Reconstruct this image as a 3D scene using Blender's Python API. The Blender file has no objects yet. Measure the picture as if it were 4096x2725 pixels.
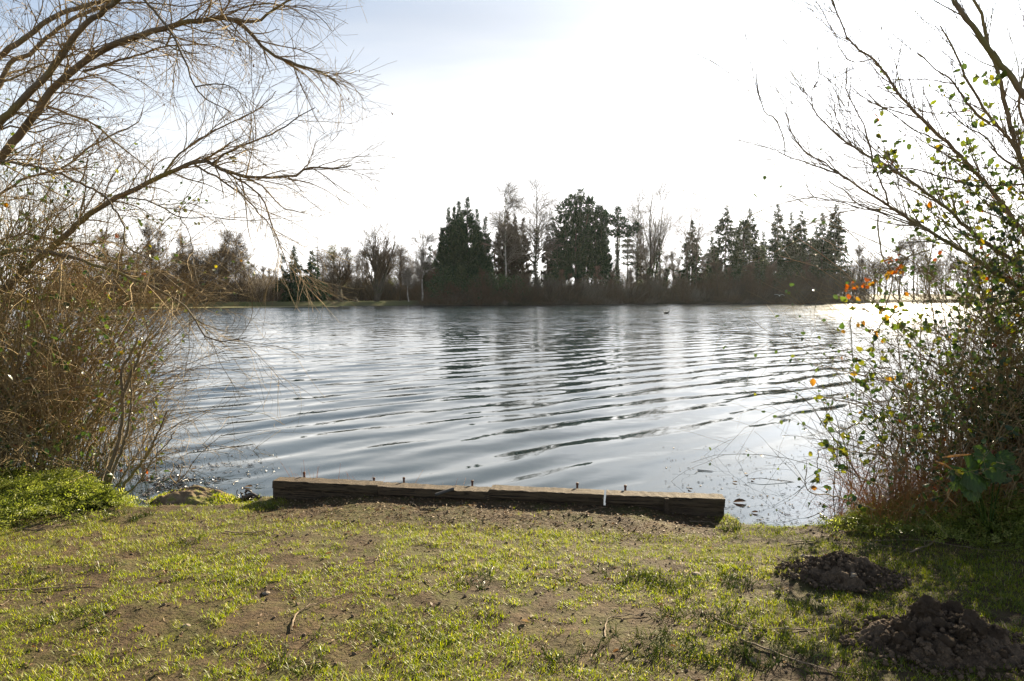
import bpy, math, random
import numpy as np
from mathutils import Vector, Matrix

# ------------------------------------------------------------------ camera, sky, sun, exposure
SC = bpy.context.scene
COL = SC.collection
R = math.radians
EYE = 1.75
FPX = 26.0 / 36.0 * 4096.0
PITCH = R(-3.66)
SUN_AZ, SUN_EL = R(28.5), R(21.5)

cam_d = bpy.data.cameras.new('camera')
cam_d.lens = 26.0
cam_d.sensor_width = 36.0
cam_d.clip_start = 0.05
cam_d.clip_end = 4000.0
cam = bpy.data.objects.new('camera', cam_d)
COL.objects.link(cam)
cam.location = (0, 0, EYE)
cam.rotation_euler = (math.pi / 2 + PITCH, 0, 0)
SC.camera = cam

SC.view_settings.view_transform = 'Standard'
SC.view_settings.look = 'None'
SC.view_settings.gamma = 1.0
SC.view_settings.use_curve_mapping = False
SC.view_settings.exposure = 2.3
SC.cycles.use_denoising = True
SC.cycles.use_adaptive_sampling = False
SC.cycles.max_bounces = 8
SC.cycles.diffuse_bounces = 3
SC.cycles.glossy_bounces = 3
SC.cycles.transmission_bounces = 4
SC.cycles.transparent_max_bounces = 6
SC.cycles.caustics_reflective = False
SC.cycles.caustics_refractive = False
SC.cycles.sample_clamp_indirect = 6.0

SUNV = Vector((math.sin(SUN_AZ) * math.cos(SUN_EL), math.cos(SUN_AZ) * math.cos(SUN_EL), math.sin(SUN_EL)))


class NT:
    """small helper for node trees"""
    def __init__(s, tree):
        s.t = tree
        s.n = tree.nodes
        s.l = tree.links
    def add(s, kind, **kw):
        nd = s.n.new(kind)
        for k, v in kw.items():
            setattr(nd, k, v)
        return nd
    def put(s, sock, val):
        if val is None:
            return
        if hasattr(val, 'is_output') or isinstance(val, bpy.types.NodeSocket):
            s.l.new(val, sock)
        else:
            sock.default_value = val
    def math(s, op, a, b=None, c=None, clamp=False):
        nd = s.add('ShaderNodeMath', operation=op)
        nd.use_clamp = clamp
        s.put(nd.inputs[0], a)
        s.put(nd.inputs[1], b)
        s.put(nd.inputs[2], c)
        return nd.outputs[0]
    def vmath(s, op, a, b=None, scale=None):
        nd = s.add('ShaderNodeVectorMath', operation=op)
        s.put(nd.inputs[0], a)
        s.put(nd.inputs[1], b)
        if scale is not None:
            s.put(nd.inputs['Scale'], scale)
        return nd.outputs['Value'] if op in ('DOT_PRODUCT', 'LENGTH') else nd.outputs[0]
    def mix(s, fac, a, b, blend='MIX'):
        nd = s.add('ShaderNodeMix', data_type='RGBA', blend_type=blend)
        s.put(nd.inputs[0], fac)
        s.put(nd.inputs[6], a)
        s.put(nd.inputs[7], b)
        return nd.outputs[2]
    def ramp(s, fac, stops, interp='LINEAR'):
        nd = s.add('ShaderNodeValToRGB')
        nd.color_ramp.interpolation = interp
        els = nd.color_ramp.elements
        while len(els) < len(stops):
            els.new(0.5)
        for e, (p, c) in zip(els, stops):
            e.position = p
            e.color = c if len(c) == 4 else (*c, 1)
        s.put(nd.inputs[0], fac)
        return nd.outputs[0]
    def maprange(s, v, a, b, c, d, smooth=False):
        nd = s.add('ShaderNodeMapRange')
        if smooth:
            nd.interpolation_type = 'SMOOTHSTEP'
        s.put(nd.inputs[0], v)
        for i, q in enumerate((a, b, c, d)):
            nd.inputs[i + 1].default_value = q
        return nd.outputs[0]
    def noise(s, vec, scale, detail=3.0, rough=0.55, dist=0.0, out=0):
        nd = s.add('ShaderNodeTexNoise')
        s.put(nd.inputs['Vector'], vec)
        nd.inputs['Scale'].default_value = scale
        nd.inputs['Detail'].default_value = detail
        nd.inputs['Roughness'].default_value = rough
        nd.inputs['Distortion'].default_value = dist
        return nd.outputs[out]
    def mapping(s, vec, loc=(0, 0, 0), rot=(0, 0, 0), scale=(1, 1, 1)):
        nd = s.add('ShaderNodeMapping')
        s.put(nd.inputs[0], vec)
        nd.inputs[1].default_value = loc
        nd.inputs[2].default_value = rot
        nd.inputs[3].default_value = scale
        return nd.outputs[0]


def build_world():
    w = bpy.data.worlds.new('World')
    SC.world = w
    w.use_nodes = True
    t = NT(w.node_tree)
    t.n.clear()
    sky = t.add('ShaderNodeTexSky', sky_type='NISHITA')
    sky.sun_disc = False
    sky.sun_elevation = SUN_EL
    sky.sun_rotation = SUN_AZ
    sky.altitude = 100
    sky.air_density = 1.0
    sky.dust_density = 1.4
    sky.ozone_density = 1.3
    d = t.vmath('NORMALIZE', t.add('ShaderNodeTexCoord').outputs['Generated'])
    sx = t.add('ShaderNodeSeparateXYZ')
    t.put(sx.inputs[0], d)
    zz = t.math('ADD', t.math('MAXIMUM', sx.outputs[2], 0.0), 0.12)
    cx = t.math('DIVIDE', sx.outputs[0], zz)
    cy = t.math('DIVIDE', sx.outputs[1], zz)
    cb = t.add('ShaderNodeCombineXYZ')
    t.put(cb.inputs[0], cx)
    t.put(cb.inputs[1], cy)
    p = t.mapping(cb.outputs[0], rot=(0, 0, R(28)), scale=(0.34, 1.0, 1.0))
    n1 = t.noise(p, 1.1, 6.0, 0.58, 0.6)
    cl = t.maprange(n1, 0.30, 0.80, 0.0, 1.0, True)
    dot = t.math('MAXIMUM', t.vmath('DOT_PRODUCT', d, tuple(SUNV)), 0.0)
    g1 = t.math('POWER', dot, 5.0)
    g2 = t.math('POWER', dot, 60.0)
    # thin high veil: forward scattering brightens it towards the sun
    bright = t.math('ADD', t.math('ADD', t.maprange(sx.outputs[2], 0.05, 0.34, 7.4, 2.75, False), t.math('MULTIPLY', t.math('POWER', dot, 12.0), 3.4)), t.math('MULTIPLY', g2, 10.0))
    bright = t.math('MULTIPLY', bright, t.maprange(n1, 0.30, 0.72, 0.82, 1.24))
    cc = t.add('ShaderNodeVectorMath', operation='SCALE')
    t.put(cc.inputs[0], t.mix(t.maprange(sx.outputs[2], 0.10, 0.46, 0, 1), (1.0, 0.985, 0.965, 1), (0.86, 0.965, 1.12, 1)))
    t.put(cc.inputs['Scale'], bright)
    low = t.maprange(sx.outputs[2], 0.02, 0.36, 0.62, 0.0)
    veil = t.math('ADD', t.math('MULTIPLY', cl, 0.55), t.math('ADD', low, t.math('MULTIPLY', t.math('POWER', dot, 2.6), 1.0)), clamp=True)
    col = t.mix(veil, t.mix(1.0, sky.outputs[0], (0.72, 0.74, 0.76, 1), 'MULTIPLY'), cc.outputs[0])
    bg = t.add('ShaderNodeBackground')
    t.put(bg.inputs[0], col)
    bg.inputs[1].default_value = 0.05
    out = t.add('ShaderNodeOutputWorld')
    t.l.new(bg.outputs[0], out.inputs[0])


build_world()
sun_d = bpy.data.lights.new('sun', 'SUN')
sun_d.energy = 4.9
sun_d.angle = R(0.55)
sun_d.color = (1.0, 0.86, 0.62)
sun = bpy.data.objects.new('sun', sun_d)
COL.objects.link(sun)
sun.rotation_euler = SUNV.to_track_quat('Z', 'Y').to_euler()

# ------------------------------------------------------------------ picture geometry -> world
CP, SP = math.cos(PITCH), math.sin(PITCH)


def ray(sx, sy):
    dx = (sx - 2048.0) / FPX
    dz = (1362.5 - sy) / FPX
    return np.array([dx, CP - dz * SP, SP + dz * CP])


def at(sx, sy, Y):
    r = ray(sx, sy)
    return np.array([0, 0, EYE]) + r * (Y / r[1])


def gnd(sx, sy, z):
    r = ray(sx, sy)
    return np.array([0, 0, EYE]) + r * ((z - EYE) / r[2])


# ------------------------------------------------------------------ object helpers
def link(o, parent=None):
    COL.objects.link(o)
    if parent is not None:
        o.parent = parent
    return o


def tag(o, label=None, cat=None, group=None, kind=None):
    if label:
        o['label'] = label
    if cat:
        o['category'] = cat
    if group:
        o['group'] = group
    if kind:
        o['kind'] = kind
    return o


def empty(name, loc=(0, 0, 0), rz=0.0, label=None, cat=None, group=None):
    o = bpy.data.objects.new(name, None)
    o.empty_display_size = 0.1
    o.location = loc
    o.rotation_euler = (0, 0, rz)
    link(o)
    return tag(o, label, cat, group)


def copy_tree(root, loc, rz=0.0, sc=1.0, label=None, group=None):
    r = root.copy()
    COL.objects.link(r)
    r.location = loc
    r.rotation_euler = (0, 0, rz)
    r.scale = (sc, sc, sc) if not hasattr(sc, '__len__') else sc
    if label:
        r['label'] = label
    if group:
        r['group'] = group
    for ch in list(root.children):
        c = ch.copy()
        COL.objects.link(c)
        c.parent = r
        for g in ch.children:
            e = g.copy()
            COL.objects.link(e)
            e.parent = c
    return r


class MB:
    """collects vertex / face arrays and links them as ONE mesh object"""
    def __init__(s):
        s.V, s.F3, s.F4, s.A, s.n = [], [], [], [], 0
    def add(s, V, F, rnd=None):
        V = np.asarray(V, np.float64).reshape(-1, 3)
        F = np.asarray(F, np.int64)
        if len(V) == 0:
            return s
        (s.F3 if F.shape[1] == 3 else s.F4).append(F + s.n)
        s.V.append(V)
        if rnd is None:
            rnd = np.full(len(V), 0.5)
        s.A.append(np.broadcast_to(np.asarray(rnd, np.float64), (len(V),)))
        s.n += len(V)
        return s
    def tubes(s, P, Rr, sides=3, rnd=None):
        V, F = tubes(P, Rr, sides)
        if rnd is not None:
            rnd = np.repeat(np.asarray(rnd), P.shape[1] * sides)
        return s.add(V, F, rnd)
    def mesh(s, name, mat, smooth=False):
        V = np.concatenate(s.V) if s.V else np.zeros((0, 3))
        me = bpy.data.meshes.new(name)
        f3 = np.concatenate(s.F3) if s.F3 else np.zeros((0, 3), np.int64)
        f4 = np.concatenate(s.F4) if s.F4 else np.zeros((0, 4), np.int64)
        me.vertices.add(len(V))
        me.vertices.foreach_set('co', V.astype(np.float32).ravel())
        me.loops.add(f3.size + f4.size)
        me.polygons.add(len(f3) + len(f4))
        me.loops.foreach_set('vertex_index', np.concatenate([f3.ravel(), f4.ravel()]).astype(np.int32))
        st = np.concatenate([np.arange(len(f3)) * 3, f3.size + np.arange(len(f4)) * 4]).astype(np.int32)
        me.polygons.foreach_set('loop_start', st)
        me.polygons.foreach_set('use_smooth', np.full(len(st), smooth, bool))
        at_ = me.attributes.new('rnd', 'FLOAT', 'POINT')
        if s.A:
            at_.data.foreach_set('value', np.concatenate(s.A).astype(np.float32))
        me.update(calc_edges=True)
        if mat is not None:
            me.materials.append(mat)
        return me
    def build(s, name, mat, parent=None, smooth=False):
        return link(bpy.data.objects.new(name, s.mesh(name, mat, smooth)), parent)


def unit(v):
    return v / np.maximum(np.linalg.norm(v, axis=-1, keepdims=True), 1e-9)


def tubes(P, Rr, sides=3):
    """P (m,n,3) centre lines, Rr (m,n) radii"""
    P = np.asarray(P, float)
    Rr = np.asarray(Rr, float)
    m, n, _ = P.shape
    T = unit(np.gradient(P, axis=1))
    mean = unit(P[:, -1] - P[:, 0])
    ref = np.where(np.abs(mean[:, 2:3]) < 0.8, np.array([[0, 0, 1.0]]), np.array([[1.0, 0.13, 0]]))
    A = unit(np.cross(T, ref[:, None, :]))
    B = np.cross(T, A)
    ang = np.arange(sides) * 2 * np.pi / sides
    ring = P[:, :, None, :] + Rr[:, :, None, None] * (np.cos(ang)[None, None, :, None] * A[:, :, None, :] + np.sin(ang)[None, None, :, None] * B[:, :, None, :])
    V = ring.reshape(-1, 3)
    i = np.arange(m)[:, None, None] * n * sides + np.arange(n - 1)[None, :, None] * sides
    k = np.arange(sides)[None, None, :]
    k2 = (k + 1) % sides
    F = np.stack(np.broadcast_arrays(i + k, i + k2, i + sides + k2, i + sides + k), -1).reshape(-1, 4)
    return V, F


def smooth_line(pts, n):
    """Catmull-Rom through pts (k,3) resampled to n points"""
    p = np.asarray(pts, float)
    if len(p) < 3:
        t = np.linspace(0, 1, n)[:, None]
        return p[0] * (1 - t) + p[-1] * t
    q = np.vstack([2 * p[0] - p[1], p, 2 * p[-1] - p[-2]])
    out = []
    sub = 12
    for i in range(1, len(q) - 2):
        t = np.linspace(0, 1, sub, endpoint=False)[:, None]
        a, b, c, d = q[i - 1], q[i], q[i + 1], q[i + 2]
        out.append(0.5 * (2 * b + (c - a) * t + (2 * a - 5 * b + 4 * c - d) * t ** 2 + (3 * b - a - 3 * c + d) * t ** 3))
    out.append(p[-1][None])
    o = np.vstack(out)
    s = np.concatenate([[0], np.cumsum(np.linalg.norm(np.diff(o, axis=0), axis=1))])
    u = np.linspace(0, s[-1], n)
    return np.stack([np.interp(u, s, o[:, k]) for k in range(3)], 1)


def march(rng, p, d, L, npts, g0, g1, jit, curl=0.0):
    """grow curves from p (k,3) in direction d (k,3); gravity g0 -> g1 along the way"""
    k = len(p)
    P = np.zeros((k, npts, 3))
    P[:, 0] = p
    d = unit(d.copy())
    step = (L / (npts - 1))[:, None]
    ax = unit(rng.normal(size=(k, 3))) * curl
    for i in range(1, npts):
        f = i / (npts - 1)
        d = unit(d + np.array([0, 0, -1.0]) * (g0 * (1 - f) + g1 * f) + rng.normal(size=(k, 3)) * jit + np.cross(ax, d))
        P[:, i] = P[:, i - 1] + d * step
    return P


def spawn(rng, P, Rr, n, t0, t1, L0, L1, a0, a1, npts, g0=0.0, g1=0.0, jit=0.08, curl=0.0, rf=0.6, rmax=1.0, rtip=0.3, taper=0.4, bias=None):
    """n side shoots from parent curves P (m,k,3)"""
    m, k, _ = P.shape
    seg = np.linalg.norm(np.diff(P, axis=1), axis=2).sum(1)
    idx = rng.choice(m, n, p=seg / seg.sum())
    t = rng.uniform(t0, t1, n) * (k - 1)
    i = np.minimum(t.astype(int), k - 2)
    f = (t - i)[:, None]
    b = P[idx, i] * (1 - f) + P[idx, i + 1] * f
    T = unit(P[idx, i + 1] - P[idx, i])
    r = Rr[idx, i] * (1 - f[:, 0]) + Rr[idx, i + 1] * f[:, 0]
    w = rng.normal(size=(n, 3))
    if bias is not None:
        w = w + np.asarray(bias)
    w = unit(w - T * (w * T).sum(1, keepdims=True))
    a = rng.uniform(a0, a1, n)[:, None]
    d = np.cos(a) * T + np.sin(a) * w
    L = rng.uniform(L0, L1, n) * (1 - taper * t / (k - 1))
    Q = march(rng, b, d, L, npts, g0, g1, jit, curl)
    r0 = np.minimum(r * rf, rmax)
    RR = r0[:, None] * np.linspace(1, rtip, npts)[None]
    return Q, RR


def place_template(TV, TF, pos, X, Y, Z, scale):
    """instances of a template joined: TV (k,3), axes (n,3) each"""
    n, k = len(pos), len(TV)
    s = np.asarray(scale).reshape(n, -1)
    if s.shape[1] == 1:
        s = np.repeat(s, 3, 1)
    V = pos[:, None] + TV[None, :, 0:1] * (X * s[:, 0:1])[:, None] + TV[None, :, 1:2] * (Y * s[:, 1:2])[:, None] + TV[None, :, 2:3] * (Z * s[:, 2:3])[:, None]
    F = (np.arange(n) * k)[:, None, None] + TF[None]
    return V.reshape(-1, 3), F.reshape(-1, TF.shape[1])


def frames(rng, n, d=None, tilt=1.0):
    """random orthonormal frames; Y along d when given"""
    Y = unit(rng.normal(size=(n, 3))) if d is None else unit(d)
    w = rng.normal(size=(n, 3)) * tilt + np.array([0, 0, 1.0])
    X = unit(np.cross(Y, w))
    return X, Y, np.cross(X, Y)


# small fixed shapes
LEAF_V = np.array([[0, 0, 0], [-.30, .22, .05], [-.37, .50, .07], [-.22, .80, .03], [0, 1.05, -.07], [.22, .80, .03], [.37, .50, .07], [.30, .22, .05], [0, .30, -.03], [0, .65, -.04]])
LEAF_F = np.array([[0, 8, 1], [1, 8, 2], [2, 8, 9], [2, 9, 3], [3, 9, 4], [4, 9, 5], [5, 9, 6], [6, 9, 8], [6, 8, 7], [7, 8, 0]])
LEAFL_V = np.array([[0, 0, 0], [-.36, .34, .06], [-.27, .78, .04], [0, 1.05, -.07], [.27, .78, .04], [.36, .34, .06], [0, .45, -.04]])
LEAFL_F = np.array([[0, 6, 1], [1, 6, 2], [2, 6, 3], [3, 6, 4], [4, 6, 5], [5, 6, 0]])
SPRAY_V = np.array([[-.20, 0, 0], [.20, .06, -.03], [.02, 1.0, -.12]])
SPRAY_F = np.array([[0, 1, 2]])
DIA_V = np.array([[0, 0, 0], [.45, .5, .08], [0, 1.0, 0], [-.45, .5, .08]])
DIA_F = np.array([[0, 1, 2, 3]])
BLADE_V = np.array([[-.5, 0, 0], [.5, 0, 0], [.42, .55, .10], [-.42, .55, .10], [0, 1.0, .34]])


def ico(sub=1):
    t = (1 + 5 ** .5) / 2
    v = [(-1, t, 0), (1, t, 0), (-1, -t, 0), (1, -t, 0), (0, -1, t), (0, 1, t), (0, -1, -t), (0, 1, -t), (t, 0, -1), (t, 0, 1), (-t, 0, -1), (-t, 0, 1)]
    f = [(0, 11, 5), (0, 5, 1), (0, 1, 7), (0, 7, 10), (0, 10, 11), (1, 5, 9), (5, 11, 4), (11, 10, 2), (10, 7, 6), (7, 1, 8), (3, 9, 4), (3, 4, 2), (3, 2, 6), (3, 6, 8), (3, 8, 9), (4, 9, 5), (2, 4, 11), (6, 2, 10), (8, 6, 7), (9, 8, 1)]
    v = [np.array(x, float) / np.linalg.norm(x) for x in v]
    for _ in range(sub):
        cache, nf = {}, []
        def mid(a, b):
            key = (min(a, b), max(a, b))
            if key not in cache:
                q = v[a] + v[b]
                v.append(q / np.linalg.norm(q))
                cache[key] = len(v) - 1
            return cache[key]
        for a, b, c in f:
            x, y, z = mid(a, b), mid(b, c), mid(c, a)
            nf += [(a, x, z), (b, y, x), (c, z, y), (x, y, z)]
        f = nf
    return np.array(v), np.array(f)


ICO0, ICO1, ICO2 = ico(0), ico(1), ico(2)


def h3(ix, iy, iz, seed):
    h = (ix * 374761393 + iy * 668265263 + iz * 2147483647 + seed * 974711) & 0xFFFFFFFF
    h = ((h ^ (h >> 13)) * 1274126177) & 0xFFFFFFFF
    return ((h ^ (h >> 16)) & 0xFFFF) / 65535.0


def vnoise(x, y, z=0.0, seed=0):
    x, y, z = np.broadcast_arrays(np.asarray(x, float), np.asarray(y, float), np.asarray(z, float))
    ix, iy, iz = np.floor(x).astype(np.int64), np.floor(y).astype(np.int64), np.floor(z).astype(np.int64)
    fx, fy, fz = x - ix, y - iy, z - iz
    u, v, w = (q * q * (3 - 2 * q) for q in (fx, fy, fz))
    o = 0
    for a in (0, 1):
        for b in (0, 1):
            for c in (0, 1):
                o = o + h3(ix + a, iy + b, iz + c, seed) * (u if a else 1 - u) * (v if b else 1 - v) * (w if c else 1 - w)
    return o


def fbm(x, y, z=0.0, seed=0, oct=4, gain=0.5):
    o, a, s = 0, 1.0, 0
    for i in range(oct):
        o = o + a * vnoise(np.asarray(x) * 2 ** i, np.asarray(y) * 2 ** i, np.asarray(z) * 2 ** i, seed + i * 17)
        s += a
        a *= gain
    return o / s


# ------------------------------------------------------------------ materials
def new_mat(name):
    m = bpy.data.materials.new(name)
    m.use_nodes = True
    t = NT(m.node_tree)
    t.n.clear()
    out = t.add('ShaderNodeOutputMaterial')
    return m, t, out


def pbr(t, col, rough=0.8, spec=0.3, normal=None):
    b = t.add('ShaderNodeBsdfPrincipled')
    t.put(b.inputs['Base Color'], col if not isinstance(col, tuple) else (*col[:3], 1))
    t.put(b.inputs['Roughness'], rough)
    b.inputs['Specular IOR Level'].default_value = spec
    if normal is not None:
        t.put(b.inputs['Normal'], normal)
    return b.outputs[0]


def bump(t, h, strength=0.5, dist=0.01):
    b = t.add('ShaderNodeBump')
    b.inputs['Strength'].default_value = strength
    b.inputs['Distance'].default_value = dist
    t.put(b.inputs['Height'], h)
    return b.outputs[0]


def rock_mat(name, c1, c2, scale, rough=0.9, bs=0.5, bd=0.01, spec=0.2, stretch=(1, 1, 1)):
    m, t, out = new_mat(name)
    v = t.mapping(t.add('ShaderNodeTexCoord').outputs['Object'], scale=stretch)
    n = t.noise(v, scale, 6.0, 0.65)
    n2 = t.noise(v, scale * 4.3, 4.0, 0.6)
    col = t.mix(t.maprange(n, 0.32, 0.68, 0, 1), (*c1, 1), (*c2, 1))
    t.l.new(pbr(t, col, rough, spec, bump(t, t.math('ADD', n, t.math('MULTIPLY', n2, 0.6)), bs, bd)), out.inputs[0])
    return m


def bark_mat(name, c1, c2, moss=None, scale=6.0):
    m, t, out = new_mat(name)
    v = t.add('ShaderNodeTexCoord').outputs['Object']
    n = t.noise(v, scale, 5.0, 0.65)
    col = t.mix(t.maprange(n, 0.35, 0.65, 0, 1), (*c1, 1), (*c2, 1))
    if moss:
        n2 = t.noise(v, 1.7, 4.0, 0.6)
        col = t.mix(t.maprange(n2, 0.50, 0.66, 0, 0.85), col, (*moss, 1))
    t.l.new(pbr(t, col, 0.85, 0.25, bump(t, t.noise(v, scale * 5, 4.0, 0.7), 0.6, 0.004)), out.inputs[0])
    return m


def leaf_mat(name, stops, trans=0.4, rough=0.45, spec=0.4, use_obj=False, vein=False):
    m, t, out = new_mat(name)
    if use_obj:
        f = t.add('ShaderNodeObjectInfo').outputs['Random']
    else:
        f = t.add('ShaderNodeAttribute', attribute_name='rnd').outputs['Fac']
    col = t.ramp(f, stops)
    n = t.noise(t.add('ShaderNodeNewGeometry').outputs['Position'], 23.0, 2.0)
    col = t.mix(t.maprange(n, 0.3, 0.7, 0.0, 0.45), col, t.mix(1.0, col, (0.55, 0.5, 0.45, 1), 'MULTIPLY'))
    b = pbr(t, col, rough, spec)
    tr = t.add('ShaderNodeBsdfTranslucent')
    hs = t.add('ShaderNodeHueSaturation')
    hs.inputs['Saturation'].default_value = 1.1
    hs.inputs['Value'].default_value = 1.5
    t.put(hs.inputs['Color'], col)
    t.put(tr.inputs[0], hs.outputs[0])
    mx = t.add('ShaderNodeMixShader')
    mx.inputs[0].default_value = trans
    t.l.new(b, mx.inputs[1])
    t.l.new(tr.outputs[0], mx.inputs[2])
    t.l.new(mx.outputs[0], out.inputs[0])
    return m


M = {}
M['bark_near'] = bark_mat('willow_bark', (0.16, 0.125, 0.08), (0.085, 0.065, 0.042), (0.15, 0.13, 0.035))
M['twig_near'] = bark_mat('willow_twig', (0.28, 0.20, 0.095), (0.165, 0.118, 0.056), None, 3.0)
M['bark_right'] = bark_mat('dark_bark', (0.21, 0.16, 0.095), (0.12, 0.09, 0.055), (0.15, 0.14, 0.04))
M['bramble_stem'] = bark_mat('bramble_stem', (0.26, 0.19, 0.09), (0.17, 0.115, 0.058), (0.13, 0.14, 0.05))
M['dry_grass'] = leaf_mat('dry_grass', [(0, (0.27, 0.125, 0.05)), (0.5, (0.36, 0.20, 0.085)), (1, (0.44, 0.31, 0.15))], 0.5, 0.7, 0.2)
M['bark_far'] = bark_mat('far_bark', (0.10, 0.08, 0.055), (0.06, 0.048, 0.035), (0.07, 0.07, 0.03), 1.5)
M['twig_far'] = bark_mat('far_twig', (0.14, 0.098, 0.055), (0.075, 0.055, 0.033), None, 0.6)
M['birch_bark'] = bark_mat('birch_bark', (0.50, 0.46, 0.40), (0.22, 0.19, 0.16), None, 1.2)
M['twig_pale'] = bark_mat('birch_twig', (0.17, 0.14, 0.10), (0.12, 0.095, 0.07), None, 0.6)
M['needle_spruce'] = leaf_mat('spruce_needles', [(0, (0.018, 0.036, 0.014)), (0.6, (0.035, 0.062, 0.022)), (1, (0.065, 0.07, 0.03))], 0.06, 0.8, 0.1)
M['needle_cypress'] = leaf_mat('cypress_needles', [(0, (0.018, 0.042, 0.022)), (0.7, (0.036, 0.078, 0.032)), (1, (0.065, 0.10, 0.04))], 0.06, 0.8, 0.1)
M['needle_brown'] = leaf_mat('brown_needles', [(0, (0.045, 0.034, 0.02)), (0.6, (0.075, 0.055, 0.032)), (1, (0.05, 0.06, 0.03))], 0.06, 0.8, 0.1)
M['ivy'] = leaf_mat('ivy_leaves', [(0, (0.022, 0.038, 0.012)), (0.7, (0.045, 0.065, 0.018)), (1, (0.10, 0.11, 0.03))], 0.25, 0.45, 0.4)
M['laurel'] = leaf_mat('laurel_leaves', [(0, (0.028, 0.055, 0.018)), (0.7, (0.05, 0.085, 0.025)), (1, (0.09, 0.12, 0.04))], 0.25, 0.5, 0.4)
M['mistletoe'] = leaf_mat('mistletoe', [(0, (0.06, 0.07, 0.02)), (1, (0.10, 0.10, 0.03))], 0.3, 0.6, 0.2)
M['grass'] = leaf_mat('grass_blades', [(0, (0.092, 0.14, 0.008)), (0.45, (0.185, 0.225, 0.012)), (0.78, (0.28, 0.28, 0.03)), (0.90, (0.34, 0.30, 0.11)), (1, (0.44, 0.38, 0.20))], 0.5, 0.5, 0.35)
M['grass_long'] = leaf_mat('long_grass', [(0, (0.065, 0.105, 0.012)), (0.6, (0.12, 0.16, 0.018)), (1, (0.21, 0.22, 0.04))], 0.45, 0.4, 0.5)
M['herb'] = leaf_mat('herb_leaves', [(0, (0.12, 0.15, 0.025)), (0.6, (0.20, 0.235, 0.045)), (1, (0.34, 0.34, 0.10))], 0.5, 0.45, 0.35)
M['hogweed'] = leaf_mat('hogweed_leaf', [(0, (0.045, 0.085, 0.012)), (1, (0.07, 0.11, 0.016))], 0.35, 0.5, 0.4, True)
for nm, st in (('green', [(0, (0.028, 0.055, 0.012)), (0.6, (0.05, 0.085, 0.016)), (1, (0.09, 0.12, 0.02))]),
               ('lime', [(0, (0.085, 0.10, 0.014)), (1, (0.16, 0.155, 0.02))]),
               ('amber', [(0, (0.22, 0.15, 0.025)), (1, (0.24, 0.11, 0.025))]),
               ('rust', [(0, (0.30, 0.075, 0.015)), (1, (0.15, 0.05, 0.018))])):
    M['leaf_' + nm] = leaf_mat('bramble_leaf_' + nm, st, 0.42, 0.38, 0.5, True)
M['leaf_mix'] = leaf_mat('bramble_leaves', [(0, (0.022, 0.042, 0.012)), (0.60, (0.045, 0.07, 0.016)), (0.80, (0.11, 0.135, 0.015)), (0.93, (0.20, 0.17, 0.02)), (0.98, (0.26, 0.13, 0.02)), (1, (0.20, 0.05, 0.012))], 0.42, 0.4, 0.5)
M['dead_leaf'] = leaf_mat('dead_leaves', [(0, (0.07, 0.04, 0.022)), (0.6, (0.15, 0.085, 0.04)), (1, (0.30, 0.22, 0.13))], 0.2, 0.7, 0.2)
M['stick'] = bark_mat('dry_stick', (0.22, 0.16, 0.10), (0.11, 0.08, 0.05), None, 14.0)
M['stone'] = rock_mat('pale_stone', (0.24, 0.19, 0.135), (0.14, 0.11, 0.08), 22.0, 0.85, 0.4, 0.004)
M['mole'] = rock_mat('dug_soil', (0.165, 0.113, 0.072), (0.075, 0.052, 0.034), 34.0, 0.95, 1.0, 0.02, 0.15)
M['crumb'] = rock_mat('soil_crumbs', (0.16, 0.115, 0.075), (0.09, 0.063, 0.042), 40.0, 0.95, 0.7, 0.006, 0.15)
M['rust_metal'] = rock_mat('rusty_steel', (0.13, 0.06, 0.035), (0.07, 0.035, 0.025), 60.0, 0.75, 0.5, 0.002, 0.4)
M['grey_pipe'] = rock_mat('grey_pipe', (0.06, 0.056, 0.052), (0.04, 0.037, 0.034), 40.0, 0.6, 0.3, 0.001, 0.4)
M['wet_wood'] = rock_mat('wet_wood', (0.05, 0.035, 0.025), (0.022, 0.016, 0.012), 18.0, 0.35, 0.8, 0.006, 0.5)

# ------------------------------------------------------------------ ground
def sm(t):
    t = np.clip(t, 0, 1)
    return t * t * (3 - 2 * t)


SHORE = np.array([gnd(sx, sy, 0.03)[:2] for sx, sy in
                  [(-1500, 1690), (-300, 1800), (0, 1860), (350, 1965), (520, 2012), (600, 2028), (830, 2024), (1050, 2016), (1080, 1985),
                   (1500, 2000), (2000, 2025), (2500, 2050), (2890, 2066), (2935, 2096), (3060, 2104), (3270, 2098), (3400, 2062), (3560, 2000), (3800, 1905), (4200, 1800), (5000, 1690)]])
FAR_X = np.array([-400, -120, -60, -35, -12, 0, 12, 25, 45, 70, 100, 400.])
FAR_Y = np.array([70, 84, 96, 101, 106, 110, 117, 124, 130, 134, 136, 150.])


TL, TR = gnd(1090, 2012, .085), gnd(2899, 2086, .085)
TDIR = unit((TR - TL) * np.array([1, 1, 0]))
TNRM = np.array([-TDIR[1], TDIR[0], 0])
TRZ = math.atan2(TDIR[1], TDIR[0])
TLEN = float(np.linalg.norm(TR - TL))


def shore_y(x):
    return np.interp(x, SHORE[:, 0], SHORE[:, 1]) + 0.07 * (vnoise(np.asarray(x) * 3.1, 3.3, 0, 5) - 0.5) + 0.05 * (vnoise(np.asarray(x) * 9.0, 1.3, 0, 6) - 0.5)


def far_y(x):
    return np.interp(x, FAR_X, FAR_Y) + 2.4 * (vnoise(np.asarray(x) * 0.11, 7.7, 0, 9) - 0.5) + 1.6 * (vnoise(np.asarray(x) * 0.45, 2.7, 0, 10) - 0.5)


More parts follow.
